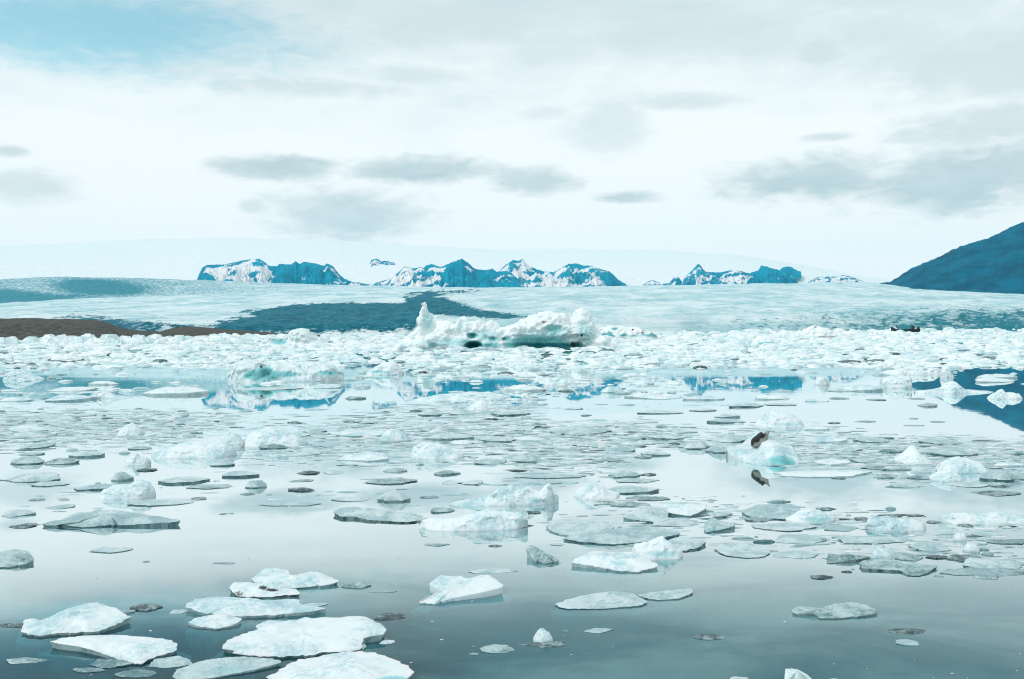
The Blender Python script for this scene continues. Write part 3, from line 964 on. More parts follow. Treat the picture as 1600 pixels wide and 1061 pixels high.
BG = 'icebergs standing in the lagoon'
bergs = [
    # skyline, base row, depth m, blue spots, dirt spots, label
    ([(933, 526), (935, 514), (942, 510), (955, 508), (972, 509), (986, 511), (1000, 512), (1014, 515), (1024, 519), (1030, 526)], 530, 9,
     [(945, 523, 8, 3, .9), (953, 521, 6, 2.5, .8), (960, 514, 6, 2.5, .7), (955, 525, 7, 2, .9), (974, 524, 7, 2.5, .85), (1015, 524, 16, 3, .55), (992, 525, 14, 2, .5)],
     [(989, 515, 2.5, 2, .7), (1004, 520, 2, 2, .7), (1027, 523, 3, 4, .6), (1018, 521, 3, 1.2, .7)], 'low white berg with teal crevices touching the huge iceberg on its right'),
    ([(345, 592), (347, 585), (354, 577), (359, 566.5), (369, 565), (383, 565), (410, 566), (425, 564), (440, 567), (470, 567), (492, 566), (515, 569.5), (527, 577), (531, 586)], 597, 3.2,
     [(410, 586, 32, 10, .8), (415, 582, 14, 10, 1.0), (440, 585, 36, 6, .55), (512, 583, 26, 5, .5), (372, 587, 20, 8, .25)], [(408, 573, 3, 3, .8), (412, 578, 2.5, 2, .8), (413, 596, 3, 2.5, .8), (424, 574, 14, 4, .25)],
     'long white berg with a bright teal belly in front of the dark moraine'),
    ([(392, 540), (398, 530), (408, 528), (420, 521), (430, 524), (445, 522), (450, 516), (458, 513), (470, 511.5), (478, 514), (480, 524), (490, 530), (500, 536), (504, 540)], 541, 8,
     [(436, 534, 16, 6, .55), (462, 530, 10, 5, .3)], None, 'pale berg with a blocky top far left of the huge iceberg'),
    ([(568, 584), (575, 578), (585, 572), (598, 567), (606, 563), (615, 566), (622, 574), (628, 582)], 586, 2.5, [(592, 581, 20, 3, .45)], None, 'small white berg with a grey belly below left of the spire'),
    ([(1440, 613), (1450, 610), (1470, 608), (1486, 605), (1492, 598), (1497, 595), (1503, 595), (1508, 600), (1516, 608), (1535, 609), (1555, 611), (1566, 614)], 615, 1.6, None, None,
     'long white floe with a pointed knob floating on the dark mountain reflection'),
    ([(1474, 588), (1476, 576), (1480, 571), (1486, 571), (1488, 578), (1492, 583), (1494, 588)], 590, .8, None, None, 'upright white block with flat top beside the dark mountain reflection'),
    ([(1380, 584), (1390, 580), (1410, 576), (1430, 573), (1450, 573), (1465, 574), (1474, 580), (1480, 584)], 586, 1.6, None, None, 'broad sloping white slab left of the upright white block'),
    ([(1384, 604), (1386, 592), (1400, 588), (1420, 587), (1433, 588), (1436, 600), (1434, 606)], 607, 1.6, None, None, 'square-ended white block at the corner of the dark reflection'),
    ([(1388, 574), (1392, 565), (1402, 560), (1415, 562), (1425, 568), (1435, 574)], 576, 2.4, None, None, 'rounded white hump behind the broad sloping white slab'),
    ([(1255, 526), (1262, 514), (1275, 509), (1290, 510), (1302, 514), (1312, 521), (1318, 527)], 528, 9, None, [(1274, 511, 3, 1.5, .7), (1295, 526, 16, 1.2, .6)], 'wide white ice mound below the crevassed glacier front'),
    ([(1178, 540), (1184, 529), (1192, 525), (1205, 526), (1214, 532), (1222, 540)], 541, 5, [(1196, 537, 14, 3, .6)], None, 'white lump with a pale teal foot between iceberg and dark boat'),
    ([(1552, 624), (1560, 616), (1568, 612), (1574, 607), (1578, 614), (1590, 612), (1602, 616), (1606, 622)], 624, 1.0, None, None, 'jagged white ice at the right edge on the dark reflection'),
    ([(-6, 592), (0, 583), (12, 580), (25, 580), (36, 584), (46, 588), (56, 591), (60, 593)], 594, 2.0, None, None, 'white floe with a notched tip at the left end of the teal water'),
    ([(142, 620), (146, 612), (152, 608), (160, 612), (172, 617), (190, 620), (200, 622)], 623, 1.2, None, None, 'peaked white chunk at the lower edge of the teal water'),
    ([(727, 640), (733, 634), (742, 628), (752, 625), (759, 628), (762, 636), (765, 641)], 641, .9, None, None, 'small rounded white hump beneath the huge iceberg'),
    ([(640, 628), (655, 622), (680, 617), (705, 614), (735, 612), (765, 613), (785, 617), (798, 622)], 627, 2.4, [(745, 620, 30, 4, .25)], None, 'long low white floe below the teal open water'),
    # nearer mounds
    ([(1160, 716), (1163, 709), (1169, 703), (1186, 697), (1203, 690), (1207, 677), (1218, 671), (1233, 675), (1248, 685), (1258, 693), (1268, 704), (1274, 714)], 727, 3.2,
     [(1218, 719, 22, 8, .62), (1226, 721, 18, 5, .72), (1200, 720, 20, 7, .3)], None, 'domed white berg with teal belly carrying the black rock'),
    ([(368, 696), (373, 688), (378, 678), (384, 674), (395, 672), (405, 668), (418, 668), (440, 674), (458, 682), (468, 690), (474, 697)], 700, 1.4, None, None, 'tall rounded white mound left of centre in the grey brash'),
    ([(328, 700), (334, 688), (342, 678), (352, 674), (362, 677), (370, 684), (376, 694), (378, 700)], 701, .8, [(350, 693, 8, 5, .2)], None, 'hollowed white lump left of the tall rounded mound'),
    ([(222, 712), (230, 703), (245, 698), (268, 693), (300, 691), (325, 690), (342, 694), (352, 702), (358, 712)], 717, 1.3, [(250, 712, 18, 2, .3)], None, 'long smooth grey-white floe in front of the hollowed lump'),
    ([(143, 776), (150, 766), (165, 758), (182, 756), (193, 756), (200, 750), (210, 749), (222, 755), (230, 766), (232, 776)], 781, .75, None, [(150, 776, 6, 3, .4)], 'humped grey-white ice lump above the keeled floe'),
    ([(176, 680), (182, 670), (190, 663), (198, 661), (206, 664), (213, 672), (218, 680)], 681, .8, None, None, 'small pale hump rising from the grey brash field'),
    ([(188, 722), (192, 717), (200, 714), (208, 707), (214, 713), (224, 716), (230, 722)], 728, .5, None, None, 'grey chunk with a pointed tip in front of the brash field'),
    ([(636, 716), (642, 700), (652, 692), (668, 690), (684, 692), (700, 698), (712, 704), (724, 714)], 718, 1.0, [(672, 710, 26, 6, .25)], [(640, 712, 6, 3, .4)], 'big rounded grey-white hump in the middle of the brash'),
    ([(1186, 666), (1196, 654), (1205, 646), (1218, 641), (1235, 642), (1250, 650), (1262, 660), (1266, 667)], 669, 1.3, [(1225, 663, 26, 4, .35)], None, 'smooth pale dome behind the berg with the rock'),
    ([(1408, 722), (1416, 712), (1426, 704), (1434, 697), (1441, 698), (1446, 707), (1456, 713), (1464, 722)], 724, .8, [(1432, 717, 14, 4, .25)], None, 'white peaked chunk right of the berg carrying the rock'),
    ([(1478, 738), (1486, 725), (1498, 716), (1512, 712), (1528, 716), (1545, 722), (1556, 734)], 740, .9, None, None, 'pale blue-white dome near the right edge of the ice belt'),
    ([(1462, 750), (1468, 742), (1480, 735), (1494, 732), (1506, 738), (1514, 750)], 753, .6, None, None, 'rounded clear lump below the pale dome at right'),
    ([(700, 789), (712, 784), (735, 779), (758, 775), (772, 767), (784, 760), (800, 757), (815, 762), (826, 759), (836, 765), (844, 768), (851, 761), (858, 753), (863, 756), (866, 772), (874, 779)], 791, .55, [(838, 782, 20, 5, .3)],
     [(826, 768, 3, 2, .5)], 'long white floe with an upright triangular fin at its right end'),
    ([(652, 826), (656, 816), (672, 811), (700, 808), (722, 803), (735, 799), (760, 797), (785, 799), (805, 801), (822, 803), (830, 812), (826, 820)], 830, .62, None, None, 'long smooth white floe just below the finned floe'),
    ([(898, 780), (903, 770), (910, 761), (920, 755), (932, 753), (944, 757), (952, 764), (964, 770), (972, 776)], 781, .8, [(918, 766, 10, 6, .25)], None, 'white rounded lump right of the triangular fin'),
    ([(1362, 826), (1366, 812), (1374, 806), (1395, 806), (1420, 808), (1440, 812), (1452, 818), (1458, 826)], 831, .5, None, None, 'smooth glassy hump backed by a dark dirt line'),
    ([(1478, 816), (1484, 807), (1500, 802), (1520, 801), (1540, 803), (1560, 801), (1580, 800), (1600, 804), (1625, 812)], 820, .5, None, None, 'long clean white snow ridge at the right edge'),
    ([(1234, 814), (1245, 806), (1258, 797), (1272, 793), (1288, 797), (1302, 804), (1314, 812)], 817, .5, [(1275, 812, 28, 5, .4)], None, 'grey mound with a dark teal base and sharp right tip'),
    ([(988, 866), (996, 852), (1010, 846), (1024, 843), (1040, 838), (1052, 846), (1064, 860), (1072, 867)], 875, .5, [(1036, 866, 32, 8, .38)], [(1030, 848, 2, 1, .6), (1045, 855, 2, 1, .6), (1035, 868, 28, 2, .45)],
     'wet glassy teal hump under the wide grey sheet'),
]
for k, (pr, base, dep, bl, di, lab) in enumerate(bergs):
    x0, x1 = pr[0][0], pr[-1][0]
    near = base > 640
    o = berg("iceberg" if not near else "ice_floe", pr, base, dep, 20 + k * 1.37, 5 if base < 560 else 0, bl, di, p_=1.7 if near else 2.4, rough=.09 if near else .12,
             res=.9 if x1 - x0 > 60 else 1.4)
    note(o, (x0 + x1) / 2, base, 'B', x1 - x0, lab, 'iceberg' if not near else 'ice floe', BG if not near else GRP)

# ---- foreground floes outlined in the photograph
polys = [
    # outline, back height px, rim px, top, side, dome, blue, dirt, label
    ([(31, 988), (40, 969), (60, 970), (79, 963), (105, 951), (142, 940), (163, 943), (184, 951), (203, 964), (184, 976), (157, 988), (118, 992), (87, 993), (66, 996), (39, 993)], 16, 7, 0, 1, 1.3, None,
     [(160, 968, 40, 14, .25)], 'wedge-shaped snowy floe with speckled right flank, lower left corner'),
    ([(80, 1002), (105, 995), (147, 991), (189, 991), (236, 995), (262, 998), (278, 1007), (272, 1020), (241, 1028), (223, 1038), (210, 1039), (189, 1034), (157, 1021), (126, 1011), (100, 1007)], 14, 6, 0, 4, 1.25, None,
     [(262, 1009, 14, 5, .3)], 'white triangular snow-topped floe with thin dark rim, in front of the wedge-shaped floe'),
    ([(290, 950), (302, 936), (345, 931), (390, 934), (412, 938), (462, 935), (472, 945), (509, 952), (490, 957), (425, 965), (354, 966), (320, 961)], 13, 8, 0, 1, 1.2, None, None,
     'long white snow bar lying left of the open grey water'),
    ([(295, 973), (310, 964), (339, 959), (378, 966), (367, 976), (341, 984), (310, 980)], 9, 5, 0, 1, 1.2, None, None, 'small white lens-shaped floe tucked under the long snow bar'),
    ([(344, 1017), (359, 1001), (378, 991), (430, 973), (477, 964), (561, 962), (582, 968), (603, 984), (598, 991), (569, 998), (566, 1008), (560, 1017), (504, 1024), (483, 1028), (425, 1029), (372, 1028), (362, 1020)], 19, 8, 0, 4, 1.2,
     None, [(368, 1018, 10, 8, .4), (585, 990, 20, 3, .3), (545, 967, 40, 2, .22)], 'broad white snow-covered floe, widest in the foreground cluster'),
    ([(418, 1064), (438, 1047), (467, 1031), (530, 1018), (564, 1015), (609, 1027), (640, 1043), (643, 1056), (630, 1068), (560, 1080), (470, 1080)], 22, 12, 0, 4, 1.25, [(615, 1062, 30, 8, .5)], None,
     'smooth white dome of snow cut off by the bottom edge'),
    ([(275, 1048), (320, 1031), (380, 1025), (440, 1031), (430, 1038), (400, 1046), (350, 1056), (300, 1066), (270, 1062)], 6, 3, 1, 1, 1.1, [(360, 1048, 80, 14, .3)], None,
     'half-sunken pale grey floe wedged beside the bottom snow dome'),
    ([(392, 905), (414, 888), (430, 886), (451, 891), (456, 899), (488, 893), (504, 896), (529, 908), (519, 914), (467, 921), (433, 918), (396, 911)], 13, 5, 0, 4, 1.2, None, [(510, 900, 14, 3, .35)],
     'lumpy white slab with grey rim, topmost of the foreground cluster'),
    ([(359, 920), (365, 909), (393, 909), (425, 914), (462, 921), (467, 930), (425, 935), (372, 934)], 10, 6, 0, 3, 1.15, None, [(373, 928, 14, 7, .55), (411, 918, 8, 4, .8), (425, 922, 14, 3, .8), (450, 931, 16, 3, .5)],
     'dirt-streaked white floe with a black crack across it'),
    ([(655, 942), (673, 931), (686, 921), (672, 911), (685, 897), (700, 898), (718, 898), (730, 902), (760, 896), (788, 914), (760, 924), (730, 930), (700, 937), (676, 946)], 22, 3, 0, 0, 1.2, None, None,
     'bright white tilted slab standing alone left of the thin oval floes'),
    ([(869, 945), (901, 932), (940, 925), (970, 924), (994, 929), (1010, 941), (994, 948), (940, 952), (886, 952)], 5, 3, 1, 4, 1.05, None, None, 'thin oval grey floe with a white rim in the open grey water'),
    ([(997, 930), (1045, 922), (1079, 919), (1083, 926), (1060, 936), (1030, 939), (1006, 935)], 4, 3, 1, 4, 1.05, None, None, 'thin leaf-shaped grey floe touching the right end of the oval floe'),
    ([(823, 855), (832, 850), (850, 861), (873, 876), (852, 882), (835, 876)], 18, 2, 2, 4, 1.0, None, None, 'tilted glassy shard standing up from still water near picture centre'),
    ([(893, 879), (910, 866), (928, 859), (958, 862), (988, 862), (1028, 884), (1000, 895), (964, 894), (928, 886)], 14, 5, 0, 1, 1.3, None, [(1010, 888, 16, 5, .3)], 'white snow mound right of the glassy standing shard'),
    ([(1042, 846), (1060, 838), (1080, 840), (1102, 846), (1092, 856), (1070, 862), (1052, 858)], 8, 4, 1, 3, 1.2, None, [(1072, 850, 26, 6, .35)], 'dirt-speckled grey floe behind the wet glassy hump'),
    ([(1237, 952), (1249, 947), (1281, 950), (1307, 942), (1340, 941), (1363, 950), (1370, 958), (1340, 965), (1307, 968), (1281, 967), (1275, 960), (1242, 960)], 7, 4, 2, 3, 1.2, None, None,
     'wet dark grey floe with a pale tail alone in grey water, lower right'),
    ([(1227, 1066), (1228, 1043), (1246, 1044), (1262, 1055), (1270, 1066), (1250, 1072)], 24, 10, 0, 1, 1.1, None, None, 'white pointed chunk at the bottom edge right of centre'),
    ([(1346, 876), (1375, 872), (1405, 875), (1440, 881), (1463, 885), (1444, 899), (1418, 900), (1405, 892), (1346, 888)], 7, 3, 2, 3, 1.1, None, None, 'flat glassy grey sheet with bulging right end, lowest in the right belt'),
    ([(1292, 880), (1294, 864), (1312, 867), (1333, 867), (1361, 870), (1330, 876), (1307, 880)], 9, 3, 2, 3, 1.1, None, None, 'dark fin-shaped floe left of the flat glassy sheet'),
    ([(62, 820), (85, 818), (100, 810), (120, 801), (160, 796), (180, 795), (230, 803), (283, 813), (260, 817), (200, 821), (165, 823), (130, 825)], 18, 3, 1, 4, 1.25, None, None,
     'broad keeled grey floe with long points at both ends'),
    ([(-12, 886), (-8, 866), (20, 857), (45, 861), (53, 874), (40, 882), (15, 888)], 14, 4, 2, 4, 1.1, None, None, 'glassy grey floe cut off by the left edge below the keeled floe'),
    ([(520, 800), (535, 792), (570, 792), (600, 797), (640, 801), (662, 808), (656, 815), (630, 818), (575, 814), (555, 808), (530, 808)], 8, 5, 1, 3, 1.2, None, [(630, 811, 26, 4, .35), (535, 801, 14, 3, .3)],
     'long curved grey floe with dirty front edge left of the smooth white floe'),
    ([(852, 822), (862, 815), (885, 810), (915, 812), (945, 815), (960, 824), (930, 834), (900, 838), (872, 836)], 6, 3, 1, 1, 1.1, None, None, 'wide flat grey sheet overlapped by another sheet, above the wet glassy hump'),
    ([(880, 842), (905, 832), (940, 830), (980, 824), (1020, 823), (1058, 828), (1062, 834), (1040, 840), (1010, 848), (960, 852), (910, 848)], 7, 4, 1, 4, 1.15, None, [(915, 842, 20, 2.5, .4)],
     'widest grey sheet heaped with white slush, overlapping the wide flat sheet'),
    ([(1030, 794), (1048, 786), (1080, 787), (1104, 787), (1100, 797), (1080, 808), (1050, 804)], 10, 5, 0, 4, 1.15, None, None, 'pale slab with a glassy right end right of the dark sliver'),
    ([(972, 808), (990, 797), (1012, 790), (1035, 791), (1044, 802), (1042, 816), (1010, 817), (985, 813)], 11, 5, 1, 4, 1.2, None, None, 'grey-white wedge pointing left toward open water'),
    ([(1100, 828), (1102, 816), (1112, 808), (1130, 814), (1148, 818), (1145, 823), (1125, 829), (1105, 833)], 11, 4, 1, 4, 1.2, [(1112, 828, 16, 4, .35)], None, 'ragged pale chunk with teal foot below the small slabs'),
    ([(1117, 858), (1130, 850), (1160, 847), (1185, 852), (1205, 862), (1195, 870), (1165, 873), (1135, 868)], 3, 2, 1, 3, 1.05, None, None, 'thin round grey sheet with broken dark rim'),
    ([(1160, 800), (1180, 790), (1210, 787), (1245, 790), (1255, 803), (1235, 812), (1195, 812), (1172, 808)], 8, 4, 1, 4, 1.15, None, None, 'flat grey sheet joined to the mound with the dark teal base'),
]
for k, (pts, hb, rim, top, side, dome, bl, di, lab) in enumerate(polys):
    xs = [a for a, b in pts]
    w = max(xs) - min(xs)
    o = poly_floe("ice_floe", pts, hb, rim, 3.1 + k * .83, top, side, dome, n=int(max(40, min(96, w * .55))), rings=10, blue=bl, dirt=di, keel=.3 if k < 14 else .15, flare=(.10, .22, .16, .12, .10, .12, .1, .08, .08, .2)[k] if k < 10 else .09, rough=.04)
    note(o, sum(xs) / len(xs), max(b for a, b in pts), 'P', w, lab)

# ---- smaller floes: left, right, top and bottom in the photograph, style, label or None
boxes = [
    (0, 71, 1026, 1038, 'C', 'grey sliver with dark underside near the bottom left corner'), (-10, 44, 971, 981, 'D', 'dirty grey strip at the left edge beside the wedge-shaped floe'),
    (128, 198, 1024, 1046, 'C', 'glassy clear ice beneath the white triangular floe'), (104, 160, 1040, 1052, 'C', 'curved clear shard left below the triangular floe'),
    (173, 246, 1043, 1060, 'C', 'broken clear plates at the very bottom below the triangular floe'), (222, 295, 1023, 1046, 'G', 'pale wing of ice right of the triangular floe'),
    (180, 208, 940, 960, 'C', None), (194, 246, 934, 956, 'D', 'dark shattered ice off the wedge-shaped floe\'s right tip'), (258, 294, 950, 960, 'G', None),
    (392, 448, 966, 985, 'W', 'low white ledge behind the broad snow-covered floe'), (498, 568, 1001, 1022, 'W', 'crusty white lump on the lower right of the broad snow floe'),
    (529, 578, 902, 921, 'C', 'splintered clear plates right of the lumpy white slab'), (572, 619, 920, 927, 'K', 'thin dark splinter at the tail of the splintered plates'),
    (468, 510, 940, 949, 'G', None), (582, 632, 956, 971, 'D', 'scattered dark crumbs with a white bit right of the broad floe'), (590, 616, 998, 1007, 'W', 'tiny white bit off the broad floe\'s right side'),
    (727, 808, 887, 897, 'S', 'thin flat sliver behind the bright tilted slab'), (908, 961, 979, 990, 'G', 'small boat-shaped grey floe below the thin oval floe'),
    (812, 893, 1000, 1012, 'D', 'strip of black debris ice around the white knob'), (834, 864, 982, 1006, 'M', 'round white knob of ice ringed by black debris'),
    (746, 805, 1004, 1022, 'C', 'grey glassy lump left of the white knob'), (732, 750, 1015, 1024, 'D', None), (877, 890, 983, 988, 'K', None),
    (1087, 1140, 988, 1001, 'D', 'dark stubby floe alone in the lower grey water'), (1394, 1456, 980, 992, 'D', 'dark speckled floe pair\'s upper piece at lower right'), (1404, 1446, 996, 1010, 'G', 'grey plate just under the dark speckled piece'),
    (1142, 1176, 1054, 1068, 'G', 'small grey tip at the bottom edge left of the pointed chunk'), (1294, 1320, 1052, 1068, 'W', 'small white tip at the bottom edge right of the pointed chunk'),
    (1271, 1308, 894, 906, 'D', 'small dark oval floe below the fin-shaped floe'), (1316, 1336, 888, 896, 'D', None), (1482, 1625, 884, 902, 'K', 'long dark log-like strip of ice at the right edge'),
    (1529, 1571, 896, 906, 'C', 'short glassy block under the long dark strip'), (1462, 1477, 897, 902, 'K', None), (1515, 1625, 866, 893, 'G', 'grey sheet behind the long dark strip'),
    (1211, 1294, 858, 873, 'G', 'low grey strip left of the dark fin-shaped floe'), (1216, 1306, 831, 851, 'G', 'smooth grey lens-shaped floe below the grey mound'), (1306, 1442, 833, 852, 'G', 'long grey sheet below the smooth glassy hump'),
    (1432, 1500, 834, 863, 'G', 'grey rounded sheet at the right end of the long grey sheet'), (1493, 1514, 832, 846, 'M', 'bright white pebble-like lump under the snow ridge'), (1510, 1537, 847, 864, 'M', 'bright white lump beside the dark ice patch'),
    (1364, 1404, 854, 877, 'M', 'white triangular lump among flat grey sheets'), (1394, 1452, 858, 877, 'C', 'glassy sheet right of the white triangular lump'), (1454, 1492, 864, 875, 'D', 'dark knobbly ice between glassy sheet and dark patch'),
    (1492, 1558, 861, 880, 'D', 'large dark dirty patch of ice below the snow ridge'), (1512, 1530, 871, 881, 'M', None), (1548, 1625, 838, 852, 'K', 'thin dark stick of ice at right below the snow ridge'), (1338, 1372, 800, 816, 'D', 'dirt lump at the left end of the smooth glassy hump'),
    (1370, 1450, 802, 809, 'D', 'dark dirt line behind the smooth glassy hump'), (1448, 1476, 806, 818, 'D', 'dark dirt lump at the right end of the glassy hump'), (1502, 1527, 812, 824, 'D', 'black cracked lump in front of the snow ridge'),
    (1276, 1311, 786, 798, 'D', 'small dark flat floe behind the grey mound'), (1290, 1353, 818, 831, 'G', 'low grey floe right of the grey mound\'s foot'), (1178, 1292, 812, 831, 'G', 'wide grey floe below the joined flat sheet'),
    (1302, 1329, 742, 749, 'D', None), (1368, 1410, 734, 748, 'C', 'dark teal glassy patch at the edge of grey water'), (1396, 1442, 753, 763, 'G', 'long flat floe at the upper edge of grey water'), (1424, 1464, 740, 749, 'C', None),
    (1484, 1557, 750, 762, 'G', 'flat grey floe below the rounded clear lump'), (1530, 1610, 764, 776, 'D', 'dark thin floe at the right edge above grey water'), (1545, 1610, 733, 752, 'N', 'grey heap at the right edge of the ice belt'),
    (945, 1036, 754, 773, 'G', 'long flat grey slab behind the dark sliver'), (964, 1036, 744, 755, 'G', None), (954, 1001, 734, 746, 'N', 'dirty grey hump above the long flat slab'), (1001, 1029, 735, 744, 'D', None),
    (800, 920, 738, 748, 'S', 'thin broken sheet left of the rounded lump'), (820, 905, 749, 757, 'S', None), (980, 1052, 773, 783, 'K', 'thin dark-edged strip above the dark sliver'), (951, 1020, 781, 793, 'C', 'dark pointed sliver in the bright water right of centre'),
    (1020, 1100, 808, 824, 'G', 'low ragged floe trailing from the grey-white wedge'), (1104, 1149, 794, 809, 'G', 'grey plate right of the slab with a glassy end'), (1168, 1213, 804, 816, 'D', 'small dark-rimmed floe left of the mound with teal base'),
    (770, 836, 816, 827, 'D', 'dark sliver at the right tip of the smooth white floe'), (817, 846, 794, 803, 'D', 'small dark lump below the triangular fin'), (668, 710, 789, 802, 'C', 'glassy plate below the left end of the finned floe'),
    (591, 636, 766, 785, 'N', 'white-grey triangular heap in the grey water patch'), (560, 650, 742, 758, 'C', 'dark glassy floe with rounded left end, centre left'), (689, 719, 749, 757, 'S', None), (721, 760, 747, 758, 'G', None),
    (656, 688, 772, 779, 'K', 'thin dark bar in the grey water patch'), (512, 581, 774, 785, 'S', 'crumbly white slush raft left of the triangular heap'), (461, 499, 733, 742, 'D', 'dirty dark floe left of centre'), (501, 538, 735, 741, 'S', None),
    (446, 486, 748, 754, 'K', None), (444, 490, 759, 769, 'D', 'ragged dirty floe above the grey water patch'), (400, 500, 782, 791, 'S', 'thin line of crumbled ice at the grey water\'s edge'), (597, 636, 726, 738, 'C', 'dark glassy lump below the big rounded hump'),
    (674, 718, 726, 743, 'C', 'clear chunk with a dark left side below the big hump'), (739, 792, 709, 726, 'G', 'smooth oval grey floe right of the big rounded hump'), (660, 702, 847, 854, 'K', 'thin dark sliver in open water under the smooth white floe'),
    (763, 786, 847, 855, 'D', 'tiny dark chunk in open water left of the standing shard'), (860, 882, 846, 853, 'S', None), (-10, 86, 734, 756, 'G', 'pale grey floe at the left edge below the mirrored pair'), (33, 97, 749, 761, 'G', 'dark-edged flat floe beside the pale floe at left'),
    (102, 174, 752, 768, 'G', 'flat floe left of the humped grey-white lump'), (178, 290, 774, 792, 'S', 'long thin grey sliver under the humped lump'), (294, 320, 770, 782, 'D', 'small dark rounded chunk right of the long thin sliver'),
    (237, 322, 739, 758, 'S', 'ragged flat raft right of the humped lump'), (284, 356, 753, 765, 'C', 'grey flat floe touching the ragged raft'), (330, 402, 732, 747, 'G', 'smooth flat grey floe upper right of the ragged raft'),
    (-10, 46, 774, 808, 'G', 'grey floe heaped at the left edge'), (38, 66, 776, 783, 'K', None), (61, 109, 786, 796, 'S', 'flat thin floe above the keeled floe\'s left point'), (3, 51, 815, 827, 'D', 'dirty flat floe left of the keeled floe'),
    (49, 61, 814, 821, 'K', 'black lump at the keeled floe\'s left tip'), (130, 197, 852, 865, 'G', 'thin curved floe with dark tips below the keeled floe'), (219, 232, 873, 879, 'K', None), (331, 366, 877, 882, 'K', None), (380, 414, 750, 763, 'N', 'small double lump left of the dirty floes'),
    (373, 396, 764, 774, 'D', None), (342, 355, 800, 804, 'K', None), (357, 366, 799, 803, 'K', None), (10, 61, 713, 726, 'N', 'paler left one of the mirrored pair of grey lumps'), (60, 118, 711, 726, 'C', 'darker right one of the mirrored pair of grey lumps'),
    (92, 156, 701, 715, 'G', 'smooth grey floe above the mirrored pair'), (23, 62, 703, 712, 'S', None), (205, 239, 724, 737, 'D', 'dirty chunk below the pointed grey chunk'), (320, 363, 713, 729, 'G', 'grey floe below the long smooth floe\'s right end'),
    (19, 78, 689, 702, 'G', 'grey floe on the brash field\'s left lower edge'), (67, 87, 659, 668, 'C', 'dark rounded lump inside the left brash field'), (194, 232, 696, 703, 'C', None), (170, 200, 738, 752, 'N', None), (208, 228, 744, 756, 'C', None),
    (-8, 60, 664, 676, 'W', None), (30, 130, 646, 654, 'S', None), (455, 500, 700, 712, 'S', None), (470, 560, 688, 700, 'S', None), (500, 620, 668, 684, 'W', None), (590, 640, 672, 692, 'M', None), (655, 745, 668, 690, 'G', 'pale grey block above the big rounded hump'),
    (700, 745, 674, 695, 'W', 'square-sided pale block right above the big hump'), (745, 810, 668, 692, 'G', 'broad pale floe right of the square-sided block'), (520, 610, 700, 722, 'W', 'rough white raft left of the big rounded hump'), (400, 450, 690, 702, 'C', 'teal-grey floe at the foot of the tall rounded mound'),
    (430, 480, 672, 684, 'S', None), (800, 850, 668, 690, 'W', None), (860, 960, 662, 680, 'S', None), (945, 1000, 694, 707, 'G', 'pale oval floe on the lower rim of the centre brash'), (1004, 1052, 698, 713, 'G', 'square grey plate at the right tip of the centre brash'),
    (947, 981, 712, 723, 'K', 'dark pointed floe below the centre brash'), (991, 1023, 708, 716, 'C', None), (854, 870, 698, 706, 'K', None), (802, 842, 709, 723, 'N', None), (1016, 1074, 674, 688, 'G', None), (1064, 1112, 688, 702, 'N', 'lumpy pale floe left of the berg with the rock'),
    (1110, 1182, 672, 692, 'G', 'pale broad floe left behind the black rock'), (1107, 1162, 694, 708, 'N', 'pale lump left of the domed berg\'s foot'), (1072, 1093, 668, 676, 'S', None), (1026, 1046, 661, 668, 'C', 'small dark teal floe on the edge of bright water'), (958, 1036, 656, 662, 'S', None),
    (1118, 1164, 644, 653, 'G', 'upper one of two grey floes in the bright water'), (1106, 1170, 650, 662, 'S', 'lower one of two grey floes in the bright water'), (1140, 1201, 628, 637, 'G', 'grey floe at the upper left of the bright water'), (998, 1074, 639, 647, 'S', 'long thin floe with a fat left end in bright water'),
    (1078, 1130, 637, 643, 'S', None), (1200, 1256, 628, 634, 'S', None), (1258, 1302, 660, 673, 'W', None), (1268, 1332, 677, 693, 'W', 'pale wedge right of the berg carrying the rock'), (1342, 1402, 680, 693, 'G', 'smooth pale floe along the belt\'s upper edge'),
    (1448, 1520, 684, 695, 'G', 'long pale floe ending in a point at the belt\'s upper right'), (1276, 1340, 710, 728, 'W', 'smooth rounded white floe right of the teal belly'), (1338, 1382, 710, 724, 'G', 'clear grey lump right of the smooth rounded floe'), (1352, 1442, 725, 734, 'C', 'teal-dark crack-like floe in the right belt'),
    (1222, 1392, 730, 746, 'W', 'very wide flat white floe along grey water\'s top edge'), (1380, 1420, 696, 708, 'C', None), (1458, 1548, 697, 715, 'G', 'broad pale sheet behind the pale dome at right'), (1300, 1360, 694, 706, 'G', None), (1585, 1625, 700, 712, 'C', None), (1556, 1606, 714, 730, 'W', None),
    (1339, 1373, 656, 660, 'K', 'thin dark sliver in the middle of the bright water'), (1415, 1453, 663, 666, 'K', 'longest thin dark line in the right bright water'), (1456, 1481, 657, 660, 'K', None), (1521, 1557, 688, 692, 'K', 'thin dark sliver alone at the right end of bright water'), (1422, 1437, 652, 655, 'K', None),
    (1324, 1341, 679, 686, 'K', None), (1296, 1321, 657, 662, 'K', None), (1359, 1389, 622, 626, 'K', None), (1424, 1451, 621, 624, 'K', None), (1439, 1474, 628, 636, 'C', 'grey floe on the edge of the mountain reflection'), (1298, 1333, 620, 624, 'K', None), (1338, 1354, 668, 670, 'K', None),
    (1262, 1300, 618, 628, 'W', None), (1320, 1396, 592, 612, 'W', 'low white floe left of the square-ended block'), (1355, 1392, 556, 565, 'D', 'dark dirty ice streak left of the rounded white hump'), (1315, 1352, 560, 566, 'D', None), (1180, 1240, 612, 625, 'W', None), (1274, 1298, 590, 602, 'M', None),
